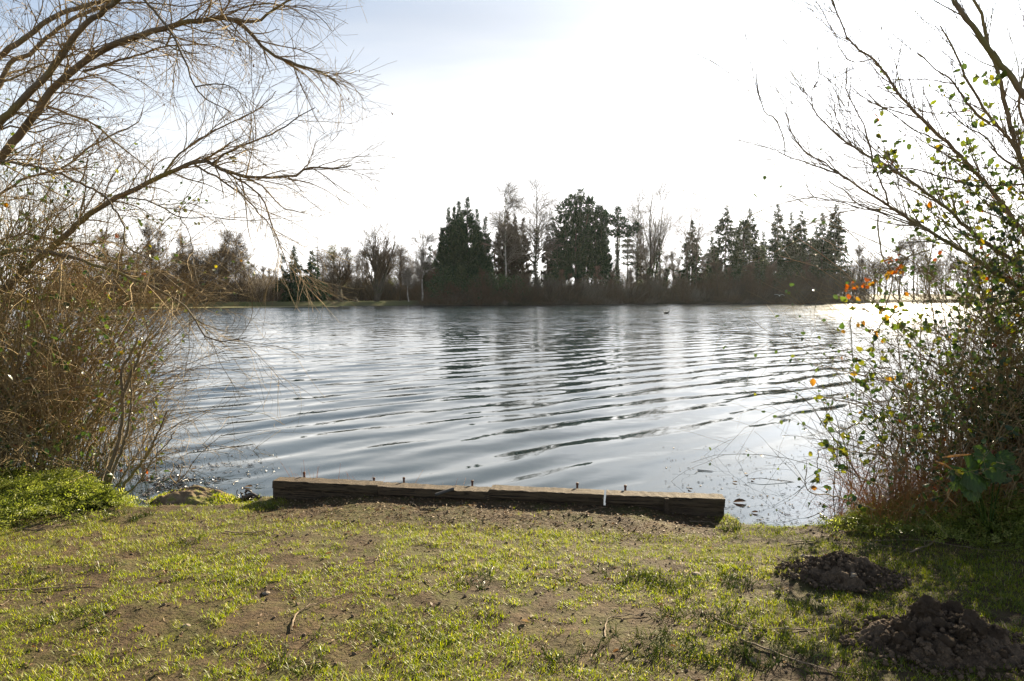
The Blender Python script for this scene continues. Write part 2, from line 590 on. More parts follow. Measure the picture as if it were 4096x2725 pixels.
def ground_z(x, y, micro=True):
    x, y = np.asarray(x, float), np.asarray(y, float)
    t = shore_y(x) - y
    z = np.where(t < 0, np.maximum(-1.3, t * 0.6), 0.02 + 0.09 * sm(t / 0.3) + 0.08 * sm((t - 0.2) / 2.6))
    if micro:
        k = sm(t / 0.4)
        z = z + k * (0.045 * (fbm(x * 1.6, y * 1.6, 0, 21, 3) - 0.5) + 0.022 * (fbm(x * 7, y * 7, 0, 31, 3) - 0.5) + 0.016 * np.maximum(vnoise(x * 17, y * 17, 0, 41) - 0.55, 0))
    d = (x - TL[0]) * TNRM[0] + (y - TL[1]) * TNRM[1]
    al = (x - TL[0]) * TDIR[0] + (y - TL[1]) * TDIR[1]
    z = z + .058 * sm((al - .1) / .7) * sm((TLEN - .12 - al) / .6) * sm((d + .75) / .7) * (d < .06)
    t2 = y - far_y(x)
    zf = np.where(t2 < 0, np.maximum(-1.3, t2 * 0.4), 0.03 + 0.50 * sm(t2 / 1.6) + 0.5 * sm(t2 / 50))
    return np.maximum(z, zf)


def gz(x, y):
    return float(ground_z(np.array([x]), np.array([y]))[0])


def axis(a, b, step, lo, hi, gr):
    v = list(np.arange(a, b, step))
    s, p = step, v[-1]
    while p < hi:
        s *= gr
        p += s
        v.append(p)
    s, p = step, v[0]
    while p > lo:
        s *= gr
        p -= s
        v.insert(0, p)
    return np.array(v)


def soil_material():
    m, t, out = new_mat('trodden_soil')
    pos = t.add('ShaderNodeNewGeometry').outputs['Position']
    sp = t.add('ShaderNodeSeparateXYZ')
    t.put(sp.inputs[0], pos)
    n1 = t.noise(pos, 1.3, 5.0, 0.6)
    n2 = t.noise(pos, 9.0, 6.0, 0.65)
    n3 = t.noise(pos, 60.0, 4.0, 0.7)
    n4 = t.noise(pos, 24.0, 5.0, 0.7)
    dry = t.mix(t.maprange(n2, 0.3, 0.7, 0, 1), (0.056, 0.036, 0.016, 1), (0.128, 0.084, 0.039, 1))
    dry = t.mix(t.maprange(n1, 0.38, 0.62, 0, 0.55), dry, (0.05, 0.033, 0.02, 1))
    moss = t.mix(t.maprange(t.noise(pos, 4.2, 5.0, 0.7), 0.44, 0.62, 0, 0.6), dry, (0.085, 0.095, 0.014, 1))
    col = t.mix(t.maprange(t.math('ADD', t.math('MULTIPLY', n3, 0.5), t.math('MULTIPLY', n4, 0.5)), 0.36, 0.66, 0.0, 0.7), moss, (0.034, 0.023, 0.013, 1))
    far0 = t.mix(t.maprange(t.noise(pos, 0.25, 4.0, 0.6), 0.35, 0.65, 0, 1), (0.045, 0.048, 0.02, 1), (0.06, 0.046, 0.026, 1))
    far_lit = t.mix(t.maprange(t.noise(pos, 0.25, 4.0, 0.6), 0.35, 0.65, 0, 1), (0.10, 0.115, 0.03, 1), (0.10, 0.08, 0.04, 1))  # left lawn strip: sunlight painted in as a brighter copy of the bank colour
    far = t.mix(t.maprange(sp.outputs[0], -18, -12, 0, 1), far_lit, far0)
    col = t.mix(t.maprange(sp.outputs[1], 40, 60, 0, 1), col, far)
    wet = t.maprange(sp.outputs[2], -0.02, 0.05, 1.0, 0.0)
    col = t.mix(t.math('MULTIPLY', wet, 0.7), col, (0.03, 0.024, 0.018, 1))
    h = t.math('ADD', t.math('ADD', t.math('MULTIPLY', n3, 0.35), t.math('MULTIPLY', n4, 0.6)), n2)
    t.l.new(pbr(t, col, 0.92, 0.15, bump(t, h, 1.0, 0.05)), out.inputs[0])
    return m


def grid_obj(name, xs, ys, zf, mat, smooth=True):
    gx, gy = np.meshgrid(xs, ys)
    V = np.stack([gx, gy, zf(gx, gy)], -1).reshape(-1, 3)
    nx, ny = len(xs), len(ys)
    i = (np.arange(ny - 1)[:, None] * nx + np.arange(nx - 1)[None]).reshape(-1)
    F = np.stack([i, i + 1, i + nx + 1, i + nx], 1)
    return MB().add(V, F).build(name, mat, None, smooth)


ys = np.concatenate([axis(2.2, 6.8, 0.034, -60, 60, 1.2), np.arange(80, 142, 1.3), axis(145, 150, 3.0, 144, 650, 1.25)[1:]])
ys = np.unique(np.round(ys, 3))
ground = grid_obj('ground', axis(-4.6, 4.6, 0.038, -480, 480, 1.2), ys, ground_z, soil_material())
tag(ground, kind='structure')

# ------------------------------------------------------------------ water
WAVES = [(0.80, 40, .042), (0.66, 47, .034), (1.00, 31, .034), (0.52, 55, .032), (1.45, 37, .018), (0.43, 26, .030), (0.34, 50, .024), (0.27, 35, .018)]


def wave_z(x, y):
    wx = x + 0.35 * (vnoise(x * .35, y * .35, 0, 71) - .5) + 0.2 * (vnoise(x * 1.1, y * 1.1, 0, 72) - .5)
    wy = y + 0.35 * (vnoise(x * .35, y * .35, 0, 73) - .5) + 0.2 * (vnoise(x * 1.1, y * 1.1, 0, 74) - .5)
    z = 0
    for i, (lam, a, s) in enumerate(WAVES):
        a = R(a)
        ph = 2 * np.pi / lam * (-math.sin(a) * wx + math.cos(a) * wy) + i * 2.1
        amp = s * lam / (2 * np.pi) * (0.35 + 1.3 * vnoise(x * .28 + i * 9, y * .4, 0, 80 + i))
        z = z + amp * (np.sin(ph) + 0.18 * np.cos(2 * ph))
    calm = 0.55 + 0.55 * sm((y - 6.0) / 6.0)
    calm = calm * (1 - 0.65 * sm((x - 0.8) / 2.5) * (1 - sm((y - 6.5) / 3.5)))
    calm = calm * (1 - 0.6 * sm((-x - 1.5) / 1.6) * (1 - sm((y - 6.5) / 4.0)))
    return z * calm * (1 - sm((y - 24) / 18))


def water_material():
    m, t, out = new_mat('lake_water')
    geo = t.add('ShaderNodeNewGeometry')
    pos = geo.outputs['Position']
    sp = t.add('ShaderNodeSeparateXYZ')
    t.put(sp.inputs[0], pos)
    y = sp.outputs[1]
    def slopes(scale, rot, st, amp, detail=2.0):
        v = t.mapping(pos, rot=(0, 0, R(rot)), scale=(st, 1, 1))
        c = t.noise(v, scale, detail, 0.55, 0.0, 1)
        v2 = t.vmath('MULTIPLY', t.vmath('SUBTRACT', c, (0.5, 0.5, 0.5)), (1, 1.6, 0))
        nd = t.add('ShaderNodeVectorMath', operation='SCALE')
        t.put(nd.inputs[0], v2)
        t.put(nd.inputs['Scale'], amp)
        return nd.outputs[0]
    fine = slopes(9.0, -32, 0.5, t.maprange(y, 5, 60, 0.022, 0.22, True))
    mid = slopes(2.6, -30, 0.35, t.maprange(y, 8, 60, 0.02, 0.28, True))
    big = slopes(1.1, -30, 0.35, t.maprange(y, 30, 70, 0.0, 0.22, True))
    wz = []
    for lam, a_, s_, ph_ in ((0.80, 40, .040, 0.0), (0.62, 46, .036, 1.7), (1.05, 33, .034, 3.1), (0.46, 30, .026, 4.4)):
        kx, ky = -math.sin(R(a_)), math.cos(R(a_))
        ph = t.math('ADD', t.math('MULTIPLY', t.vmath('DOT_PRODUCT', pos, (kx, ky, 0)), 2 * math.pi / lam), t.math('ADD', t.math('MULTIPLY', t.noise(t.mapping(pos, loc=(ph_ * 7, 0, 0), scale=(.5, 1, 1)), .22, 2.0), 16.0), ph_))
        am = t.math('MULTIPLY', t.math('COSINE', ph), t.math('MULTIPLY', t.maprange(t.noise(t.mapping(pos, loc=(0, ph_ * 9, 0), scale=(.4, 1, 1)), .3, 2.0), .35, .65, .2 * s_, 1.7 * s_), t.maprange(y, 24, 42, 0, 1, True)))
        nd = t.add('ShaderNodeVectorMath', operation='SCALE')
        nd.inputs[0].default_value = (-kx, -ky, 0)
        t.put(nd.inputs['Scale'], am)
        wz.append(nd.outputs[0])
    trains = t.vmath('ADD', t.vmath('ADD', wz[0], wz[1]), t.vmath('ADD', wz[2], wz[3]))
    patch = t.maprange(t.noise(t.mapping(pos, scale=(0.25, 1, 1)), 0.09, 3.0), 0.35, 0.65, 0.55, 1.2)
    sl = t.vmath('ADD', t.vmath('ADD', fine, mid), big)
    nd = t.add('ShaderNodeVectorMath', operation='SCALE')
    t.put(nd.inputs[0], sl)
    t.put(nd.inputs['Scale'], patch)
    # wavelets seen at a grazing angle mostly show the sides that face the viewer
    inc = geo.outputs['Incoming']
    si = t.add('ShaderNodeSeparateXYZ')
    t.put(si.inputs[0], inc)
    lean = t.add('ShaderNodeVectorMath', operation='SCALE')
    t.put(lean.inputs[0], t.vmath('MULTIPLY', inc, (1, 1, 0)))
    t.put(lean.inputs['Scale'], t.maprange(si.outputs[2], 0.02, 0.13, 0.040, 0.0))
    nrm = t.vmath('NORMALIZE', t.vmath('ADD', t.vmath('ADD', t.vmath('ADD', geo.outputs['Normal'], trains), nd.outputs[0]), lean.outputs[0]))
    b = t.add('ShaderNodeBsdfPrincipled')
    b.inputs['Base Color'].default_value = (0.014, 0.024, 0.028, 1)
    t.put(b.inputs['Roughness'], t.maprange(y, 8, 60, 0.02, 0.13))
    b.inputs['IOR'].default_value = 1.42
    t.put(b.inputs['Normal'], nrm)
    t.l.new(b.outputs[0], out.inputs[0])
    return m


def build_water():
    rows = [2.4]
    while rows[-1] < 160:
        rows.append(rows[-1] + max(0.03, rows[-1] * 0.0068))
    Y = np.array(rows)
    u = np.concatenate([np.linspace(-9, -1.3, 24)[:-1], np.linspace(-1.25, 1.25, 260), np.linspace(1.3, 9, 24)[1:]])
    gx = u[None] * Y[:, None]
    gy = np.repeat(Y[:, None], len(u), 1)
    V = np.stack([gx, gy, wave_z(gx, gy)], -1).reshape(-1, 3)
    nx, ny = len(u), len(Y)
    i = (np.arange(ny - 1)[:, None] * nx + np.arange(nx - 1)[None]).reshape(-1)
    o = MB().add(V, np.stack([i, i + 1, i + nx + 1, i + nx], 1)).build('lake_water', water_material(), None, True)
    tag(o, kind='structure')


build_water()

# ------------------------------------------------------------------ trees across the lake
def place(sx, ty, off):
    """stand a tree on the far bank: picture column, picture height of its top, metres behind the shore"""
    Y = 110.0
    for _ in range(6):
        X = (sx - 2048.0) / FPX * Y
        Y = float(np.interp(X, FAR_X, FAR_Y)) + off
    X = (sx - 2048.0) / FPX * Y
    z0 = float(ground_z(np.array([X]), np.array([Y]), False)[0]) - 0.05
    return X, Y, z0, at(sx, ty, Y)[2] - z0


def trunk_line(rng, H, lean=(0, 0), n=9, wob=0.012):
    t = np.linspace(0, 1, n)
    P = np.stack([lean[0] * t * H, lean[1] * t * H, t * H], 1)
    P[1:, :2] += np.cumsum(rng.normal(size=(n - 1, 2)) * wob * H / n * 3, 0)
    return P


def spray_set(mb, rng, pos, d, size, rnd, V=SPRAY_V, F=SPRAY_F, tilt=1.0):
    X, Yv, Z = frames(rng, len(pos), d, tilt)
    a, b = place_template(V, F, pos, X, Yv, Z, size)
    mb.add(a, b, np.repeat(rnd, len(V)))


def conifer(seed, H, Rb, style='spruce', cb=0.12, dens=1.0, mat=None, lean=(0, 0), pw=0.85, gap=0.0):
    rng = np.random.default_rng(seed)
    root = empty('conifer_tree')
    tr = trunk_line(rng, H, lean, 9, 0.004)
    r0 = 0.012 * H + 0.05
    tb = MB().tubes(tr[None], (r0 * (1 - np.linspace(0, 1, 9) ** 0.8 * 0.96))[None], 6)
    nl = int(H * 2.3 * dens)
    zs, az, ln = [], [], []
    lop = rng.uniform(0, 6.28)
    for i in range(nl):
        f = i / (nl - 1)
        z = H * (cb + (0.985 - cb) * f)
        k = rng.integers(5, 8)
        for j in range(k):
            if rng.random() < gap * (1 - f):
                continue
            a = rng.uniform(0, 6.283)
            zs.append(z + rng.normal() * 0.15)
            az.append(a)
            base = (1 - f) ** pw * (0.55 + 0.45 * min(1, f / 0.18))
            ln.append(max(0.22, Rb * base * rng.uniform(0.55, 1.12) * (1 + 0.16 * math.sin(2 * a + lop + 5 * f))))
    zs, az, ln = map(np.array, (zs, az, ln))
    n = len(zs)
    b = np.stack([np.interp(zs, tr[:, 2], tr[:, 0]), np.interp(zs, tr[:, 2], tr[:, 1]), zs], 1)
    up = {'spruce': -0.10, 'cypress': 0.5, 'larch': 0.12}[style]
    d = np.stack([np.cos(az), np.sin(az), up + rng.normal(size=n) * 0.12], 1)
    g = {'spruce': (0.14, -0.16), 'cypress': (-0.05, -0.12), 'larch': (0.05, -0.05)}[style]
    P = march(rng, b, d, ln, 5, g[0], g[1], 0.05)
    Rr = (0.018 + 0.008 * ln)[:, None] * np.linspace(1, .25, 5)[None]
    cbm = MB()
    cbm.tubes(P, Rr, 3, np.zeros(n))
    per = {'spruce': 34, 'cypress': 38, 'larch': 9}[style]
    idx = np.repeat(np.arange(n), np.maximum(2, (per * (0.35 + 0.65 * ln / max(ln.max(), .1))).astype(int)))
    t = rng.uniform(0.06, 1.0, len(idx)) ** 0.55 * 3.999
    i = t.astype(int)
    f = (t - i)[:, None]
    p = P[idx, i] * (1 - f) + P[idx, i + 1] * f
    T = unit(P[idx, i + 1] - P[idx, i])
    w = rng.normal(size=p.shape)
    if style == 'spruce':
        d = T * 0.6 + w * 0.4 + np.array([0, 0, -0.65])
        sz = rng.uniform(0.36, 0.85, len(p))
    elif style == 'cypress':
        d = T * 0.7 + w * 0.45 + np.array([0, 0, 0.45])
        sz = rng.uniform(0.32, 0.75, len(p))
    else:
        d = T * 0.5 + w * 0.6
        sz = rng.uniform(0.2, 0.42, len(p))
    sz = sz * np.clip(ln[idx] / 1.0, 0.45, 1.0)
    spray_set(cbm, rng, p + w * 0.06, d, np.stack([sz * 0.8, sz, sz], 1), rng.random(len(p)))
    tb.build('trunk', M['bark_far'], root)
    cbm.build('crown', mat or M['needle_spruce'], root)
    return root


def ivy_on(root, seed, line, rad, n, mat='ivy', size=(0.16, 0.34)):
    """ivy leaves round a stem line (k,3) within rad (k,)"""
    rng = np.random.default_rng(seed)
    k = len(line)
    t = rng.uniform(0, k - 1.001, n)
    i = t.astype(int)
    f = (t - i)[:, None]
    p = line[i] * (1 - f) + line[i + 1] * f
    r = np.asarray(rad)[i] * (1 - f[:, 0]) + np.asarray(rad)[i + 1] * f[:, 0]
    a = rng.uniform(0, 6.283, n)
    lump = 0.55 + 0.9 * vnoise(np.cos(a) * 1.3 + 5, p[:, 2] * 1.1, np.sin(a) * 1.3, seed)
    o = np.stack([np.cos(a), np.sin(a), rng.normal(size=n) * .2], 1)
    p = p + o * (r * lump * np.sqrt(rng.uniform(0.15, 1, n)))[:, None]
    mb = MB()
    spray_set(mb, rng, p, o * 0.7 + rng.normal(size=(n, 3)) * 0.5 + np.array([0, 0, -0.3]), rng.uniform(*size, n), np.clip(rng.normal(0.45, 0.25, n), 0, 1), DIA_V, DIA_F)
    return mb.build('ivy', M[mat], root)


def clumps(root, name, seed, cl, mat, size=(0.3, 0.6), up=0.4, V=SPRAY_V, F=SPRAY_F):
    rng = np.random.default_rng(seed)
    mb = MB()
    for (x, y, z, rx, ry, rz, n) in cl:
        v = unit(rng.normal(size=(n, 3)))
        rr = rng.uniform(0.25, 1.0, n) ** 0.6
        lump = 0.7 + 0.6 * vnoise(v[:, 0] * 2 + x, v[:, 1] * 2 + y, v[:, 2] * 2 + z, seed)
        p = np.array([x, y, z]) + v * (rr * lump)[:, None] * np.array([rx, ry, rz])
        d = v * 0.8 + rng.normal(size=(n, 3)) * 0.45 + np.array([0, 0, up])
        spray_set(mb, rng, p, d, rng.uniform(*size, n), np.clip(rng.normal(0.45, 0.28, n), 0, 1), V, F)
    o = mb.build(name, M[mat], root)
    if name == 'mistletoe':
        o['kind'] = 'stuff'
    return o


def bare_tree(seed, H, style='round', r0=None, lean=(0, 0), dens=1.0, wood='bark_far', twig='twig_far', stems=None, name='bare_tree'):
    """leafless tree: trunk part and crown part of branches and twigs"""
    rng = np.random.default_rng(seed)
    root = empty(name)
    r0 = r0 or 0.011 * H + 0.04
    if stems is None:
        stems = [(lean, {'round': 0.62, 'birch': 0.97, 'upright': 0.93, 'vase': 0.75}[style], 1.0)]
    lines, rads = [], []
    for ln, hf, rf in stems:
        q = trunk_line(rng, H * hf, ln, 10, 0.02)
        lines.append(q)
        rads.append(r0 * rf * (1 - 0.85 * np.linspace(0, 1, 10) ** 0.9))
    P0, R0 = np.array(lines), np.array(rads)
    MB().tubes(P0, R0, 6).build('trunk', M[wood], root)
    s = {'round': dict(n=26, t0=.30, L=(.28, .46), a=(.5, 1.1), g=(-.10, -.02), d2=(.16, .28), tw=(.05, .11), gt=(0.0, -.03)),
         'vase': dict(n=30, t0=.18, L=(.34, .56), a=(.22, .55), g=(-.10, -.05), d2=(.14, .26), tw=(.06, .12), gt=(-.02, -.04)),
         'upright': dict(n=30, t0=.22, L=(.16, .30), a=(.35, .75), g=(-.12, -.06), d2=(.09, .17), tw=(.04, .09), gt=(-.04, -.04)),
         'birch': dict(n=34, t0=.32, L=(.18, .34), a=(.45, .85), g=(-.05, .06), d2=(.10, .2), tw=(.06, .13), gt=(.10, .26))}[style]
    P1, R1 = spawn(rng, P0, R0, int(s['n'] * (1 if len(stems) == 1 else 1.3)), s['t0'], .98, H * s['L'][0], H * s['L'][1], *s['a'], 7, *s['g'], .09, 0, .62, .5, .2, .55)
    P2, R2 = spawn(rng, P1, R1, int(170 * dens), .22, 1., H * s['d2'][0], H * s['d2'][1], .4, .9, 4, s['g'][0], s['gt'][0], .1, 0, .6, .05, .3, .4)
    P3, R3 = spawn(rng, np.concatenate([P2]), R2, int(1150 * dens), .15, 1., H * s['tw'][0], H * s['tw'][1], .3, .9, 3, s['gt'][0], s['gt'][1], .1, 0, .7, .02, .5, .3)
    mb = MB().tubes(P1, R1, 4).tubes(P2, np.maximum(R2, .014), 3).tubes(P3, np.maximum(R3, .0115), 3)
    mb.build('crown', M[twig], root)
    root['line'] = 0
    del root['line']
    return root, P0[0], P1


def stand(root, sx, ty, off, label, cat='tree', group=None, name=None, dz=0.0):
    X, Y, z0, H = place(sx, ty, off)
    root.location = (X, Y, z0 + dz)
    if name:
        root.name = name
    return tag(root, label, cat, group)


def hgt(sx, ty, off):
    return place(sx, ty, off)[3]


def build_far_trees():
    # the two dark conifers and their thin neighbour, left of the mistletoe tree
    G = 'conifers on the far bank left of the mistletoe tree'
    for sd, sx, ty, rb, off, lb in ((1, 1182, 985, 2.4, 5, 'dense dark conifer behind the tips of the hanging willow twigs'),
                                    (2, 1252, 1000, 2.6, 6, 'dark broad conifer between the twig tips and the thin bare trees'),
                                    (3, 1136, 1022, 1.6, 4, 'thin ragged conifer just left of two denser conifers')):
        stand(conifer(sd, hgt(sx, ty, off), rb, 'spruce', .05, 1.1 if sd < 3 else .7, M['needle_cypress'] if sd < 3 else None), sx, ty, off, lb, 'conifer', G)
    t = conifer(4, hgt(1275, 948, 8), 1.3, 'larch', .25, .8, M['needle_brown'])
    stand(t, 1275, 948, 8, 'tall thin bare larch rising behind the two dark conifers', 'tree', None, 'larch_tree')
    # mistletoe tree
    H = hgt(1362, 952, 3)
    r, tl, P1 = bare_tree(11, H, 'round', .36, (-.03, 0), 1.2)
    stand(r, 1362, 952, 3, 'bare round tree with balls of mistletoe, left of the forked willow', 'tree', None, 'bare_tree')
    k = H / (1215 - 952)
    for i, (dx, y, s) in enumerate(((-40, 988, .34), (-25, 985, .36), (-40, 1002, .42), (-27, 1000, .40), (-41, 1020, .44), (-35, 1018, .34), (45, 1027, .36), (-32, 1040, .40), (12, 1132, .45))):
        clumps(r, 'mistletoe', 100 + i, [(dx * k, 0.2 * (i % 3), (1213 - y) * k, s * 1.35, s * 1.35, s * 1.35, 170)], 'mistletoe', (.10, .20), 0)
    # forked willow
    H = hgt(1508, 918, 3)
    r, tl, P1 = bare_tree(12, H, 'vase', .40, (0, 0), 1.9, stems=[((-.05, 0), .82, 1.0), ((.32, .05), .80, .95), ((.16, .1), .9, .8), ((-.28, .02), .6, .5), ((.0, .1), .9, .6)])
    stand(r, 1508, 918, 3, 'large forked willow with two leaning trunks by the far water edge', 'tree', None, 'willow_tree')
    k = H / (1213 - 918)
    for i, (dx, y, s) in enumerate(((-36, 1022, .4), (68, 1128, .55))):
        clumps(r, 'mistletoe', 120 + i, [(dx * k, -.2, (1213 - y) * k, s * 1.2, s, s, 170)], 'mistletoe', (.12, .24), 0)
    # bare trees around them, each its own
    G = 'thin bare trees between the willow and the big green conifer'
    for sd, sx, ty, st, off, lb, wood in ((21, 1690, 930, 'birch', 5, 'white stemmed birch just left of the big green conifer', 'birch_bark'),
                                          (22, 1636, 1085, 'birch', 2, 'small white birch leaning left beside the forked willow', 'birch_bark'),
                                          (23, 1600, 1015, 'upright', 9, 'grey bare tree directly right of the forked willow', 'bark_far'),
                                          (24, 1745, 1040, 'round', 6, 'low brown bare tree at the foot of the big green conifer', 'bark_far')):
        r, _, _ = bare_tree(sd, hgt(sx, ty, off), st, None, (-.08 if sd == 22 else .02, 0), .9, wood, 'twig_pale' if wood == 'birch_bark' else 'twig_far')
        stand(r, sx, ty, off, lb, 'tree', G, 'birch_tree' if wood == 'birch_bark' else 'bare_tree')
    stand(conifer(25, hgt(1722, 982, 12), 1.7, 'spruce', .1, .8), 1722, 982, 12, 'small young spruce peeping out left of the big green conifer', 'conifer')
    # big green cypress with several tips
    off = 9
    H = hgt(1872, 795, off)
    X, Y, z0, _ = place(1848, 795, off)
    root = empty('conifer_tree')
    k = Y / FPX
    for i, (sx, ty, rb) in enumerate(((1872, 795, 4.2), (1836, 806, 3.8), (1816, 824, 3.2), (1797, 835, 3.0), (1908, 846, 3.4), (1940, 872, 2.6), (1772, 915, 2.6), (1918, 960, 3.0), (1850, 930, 3.0))):
        c = conifer(30 + i, hgt(sx, ty, off), rb, 'cypress', .10, 1.15, M['needle_cypress'], (0, 0), .95)
        for ch in list(c.children):
            ch.parent = root
            ch.location = ((sx - 1848) * k, (i % 3) * 1.1 - 1, 0)
            ch.name = 'trunk' if ch.name.startswith('trunk') else 'crown'
        bpy.data.objects.remove(c)
    root.location = (X, Y, z0)
    tag(root, 'huge dark green conifer with several pointed tips, tallest left of the birches', 'conifer')
    # brown cypress with weeping birch before it
    off = 11
    X, Y, z0, H = place(2038, 855, off)
    root = empty('conifer_tree')
    for i, (sx, ty, rb) in enumerate(((2030, 852, 3.1), (2062, 862, 3.0), (1998, 885, 2.8), (2094, 885, 2.6), (2045, 905, 3.4))):
        c = conifer(45 + i, hgt(sx, ty, off), rb, 'cypress', .12, .9, M['needle_brown'], (0, 0), .85, .25)
        for ch in list(c.children):
            ch.parent = root
            ch.location = ((sx - 2038) * k, (i % 3) * 1.0 - 1, 0)
            ch.name = 'trunk' if ch.name.startswith('trunk') else 'crown'
        bpy.data.objects.remove(c)
    root.location = (X, Y, z0)
    tag(root, 'broad brownish conifer behind the weeping birch, right of the huge green one', 'conifer')
    r, tl, _ = bare_tree(51, hgt(2026, 780, 6), 'birch', .20, (0, 0), 1.7, 'birch_bark', 'twig_pale')
    ivy_on(r, 52, tl, np.linspace(.4, .1, len(tl)) * (np.arange(len(tl)) < 4), 260)
    stand(r, 2026, 780, 6, 'tall weeping birch with pale stem standing before the brown conifer', 'tree', None, 'birch_tree')
    r, tl, _ = bare_tree(53, hgt(2140, 752, 5), 'birch', .26, (0, 0), 1.5, 'bark_far', 'twig_pale')
    ivy_on(r, 54, tl[:7], np.linspace(.5, .28, 7), 1100)
    stand(r, 2140, 752, 5, 'tallest bare birch with ivy on its trunk, between two dark conifers', 'tree', None, 'birch_tree')
    stand(conifer(55, hgt(2188, 895, 10), 1.5, 'spruce', .1, .65, M['needle_brown']), 2188, 895, 10, 'thin ragged spruce left of the widest dark pine', 'conifer')
    # wide dark pine group
    off = 8
    root = empty('pine_tree')
    X, Y, z0, H = place(2305, 785, off)
    k = Y / FPX
    def off_pt(sx, sy, dy=0):
        return ((sx - 2305) * k, dy, (1173 - sy) * k + EYE - z0)
    for i, (sx, ty, rb) in enumerate(((2300, 798, 2.7), (2319, 781, 1.5), (2352, 806, 2.4), (2258, 852, 2.4), (2402, 832, 1.7), (2424, 846, 1.5), (2226, 915, 2.0), (2380, 850, 2.0))):
        c = conifer(160 + i, hgt(sx, ty, off), rb, 'cypress', .22, 1.0, M['needle_cypress'], (0, 0), .8, .1)
        for ch in list(c.children):
            ch.parent = root
            ch.location = ((sx - 2305) * k, (i % 3) * 1.1 - 1, 0)
            ch.name = 'trunk' if ch.name.startswith('trunk') else 'crown'
        bpy.data.objects.remove(c)
    for i, (sx, sy) in enumerate(((2300, 815), (2318, 870), (2352, 850), (2282, 960))):
        e = off_pt(sx, sy)
        q = smooth_line([(((2303 + i * 11) - 2305) * k, 0, 0), ((2304 + i * 9 - 2305) * k, .2, e[2] * .5), e], 9)
        MB().tubes(q[None], np.linspace(.30, .06, 9)[None], 6).build('trunk', M['bark_far'], root)
    cl = []
    rng = np.random.default_rng(60)
    for (sx, sy, rx, rz, n) in ((2290, 812, 30, 26, 330), (2318, 790, 13, 22, 130), (2256, 850, 34, 34, 420), (2300, 870, 42, 40, 560), (2236, 905, 34, 36, 420), (2222, 960, 32, 34, 360), (2205, 1010, 22, 26, 230), (2270, 950, 46, 44, 620), (2255, 1035, 46, 38, 520),
                                (2352, 826, 24, 30, 330), (2362, 880, 34, 36, 480), (2345, 945, 34, 36, 420), (2398, 858, 20, 30, 260), (2394, 920, 26, 32, 330), (2418, 880, 14, 28, 160), (2330, 1010, 24, 30, 200), (2400, 1060, 30, 34, 330), (2420, 1110, 26, 30, 260), (2250, 1090, 34, 30, 330)):
        e = off_pt(sx, sy, rng.uniform(-1.6, 1.6))
        cl.append((*e, rx * k, rx * k * .8, rz * k, int(n * .9)))
    clumps(root, 'crown', 61, cl, 'needle_cypress', (.35, .8), .35)
    root.location = (X, Y, z0)
    tag(root, 'wide dark pine with dense crown and bare trunks, centre of the far bank', 'conifer')
    # shelf pine with ivy trunk
    off = 6
    root = empty('pine_tree')
    X, Y, z0, H = place(2468, 830, off)
    k = Y / FPX
    line = trunk_line(rng, H * .97, (0, 0), 9, .004)
    MB().tubes(line[None], np.linspace(.28, .06, 9)[None], 6).build('trunk', M['bark_far'], root)
    ivy_on(root, 63, line[:7], np.linspace(.42, .30, 7), 1000)
    cl = []
    for (sx, sy, rx, rz, n) in ((2468, 850, 11, 22, 160), (2470, 890, 36, 20, 420), (2440, 880, 22, 20, 240), (2490, 915, 30, 16, 300), (2448, 935, 26, 10, 220), (2490, 942, 38, 9, 300), (2530, 925, 26, 11, 260), (2543, 905, 16, 12, 160)):
        e = ((sx - 2468) * k, rng.uniform(-.8, .8), (1173 - sy) * k + EYE - z0)
        cl.append((*e, rx * k, rx * k * .8, rz * k, n))
    clumps(root, 'crown', 64, cl, 'needle_cypress', (.3, .65), .3)
    root.location = (X, Y, z0)
    tag(root, 'flat topped pine with one long shelf branch and an ivy covered trunk', 'conifer')
    # layered cedar
    root = empty('conifer_tree')
    X, Y, z0, H = place(2508, 935, 9)
    k = Y / FPX
    line = trunk_line(rng, H * .97, (0, 0), 9, .004)
    MB().tubes(line[None], np.linspace(.18, .04, 9)[None], 6).build('trunk', M['bark_far'], root)
    cl = []
    for (sx, sy, rx) in ((2508, 965, 20), (2505, 985, 26), (2512, 1007, 30), (2508, 1030, 30), (2512, 1055, 24)):
        cl.append(((sx - 2508) * k, 0, (1173 - sy) * k + EYE - z0, rx * k, rx * k, 5 * k, 230))
    clumps(root, 'crown', 66, cl, 'needle_spruce', (.25, .5), .0)
    root.location = (X, Y, z0)
    tag(root, 'layered conifer with flat separate tiers under the long shelf branch', 'conifer')
    # birch pair
    r, tl, _ = bare_tree(71, hgt(2546, 798, 7), 'birch', .2, (0, 0), 1.2, 'bark_far', 'twig_pale')
    ivy_on(r, 72, tl[:6], np.linspace(.3, .2, 6), 420)
    stand(r, 2546, 798, 7, 'slim bare birch rising directly left of the widest bare birch', 'tree', None, 'birch_tree')
    r, tl, _ = bare_tree(73, hgt(2598, 788, 4), 'vase', .28, (.02, 0), 1.5, 'bark_far', 'twig_pale', stems=[((.02, 0), .98, 1.0), ((.15, .02), .92, .7), ((-.14, .03), .8, .5), ((.24, .03), .75, .5)], name='birch_tree')
    ivy_on(r, 74, tl[:4], np.linspace(.55, .34, 4), 700)
    stand(r, 2598, 788, 4, 'wide bare birch with fan of stems beside the clear sky gap', 'tree', None, 'birch_tree')
    stand(conifer(75, hgt(2560, 905, 9), 1.5, 'spruce', .1, .6, M['needle_brown']), 2560, 905, 9, 'thin brown spruce among the bare birch stems', 'conifer')
    # ivy stumps
    G = 'ivy covered trunks beside the clear sky gap'
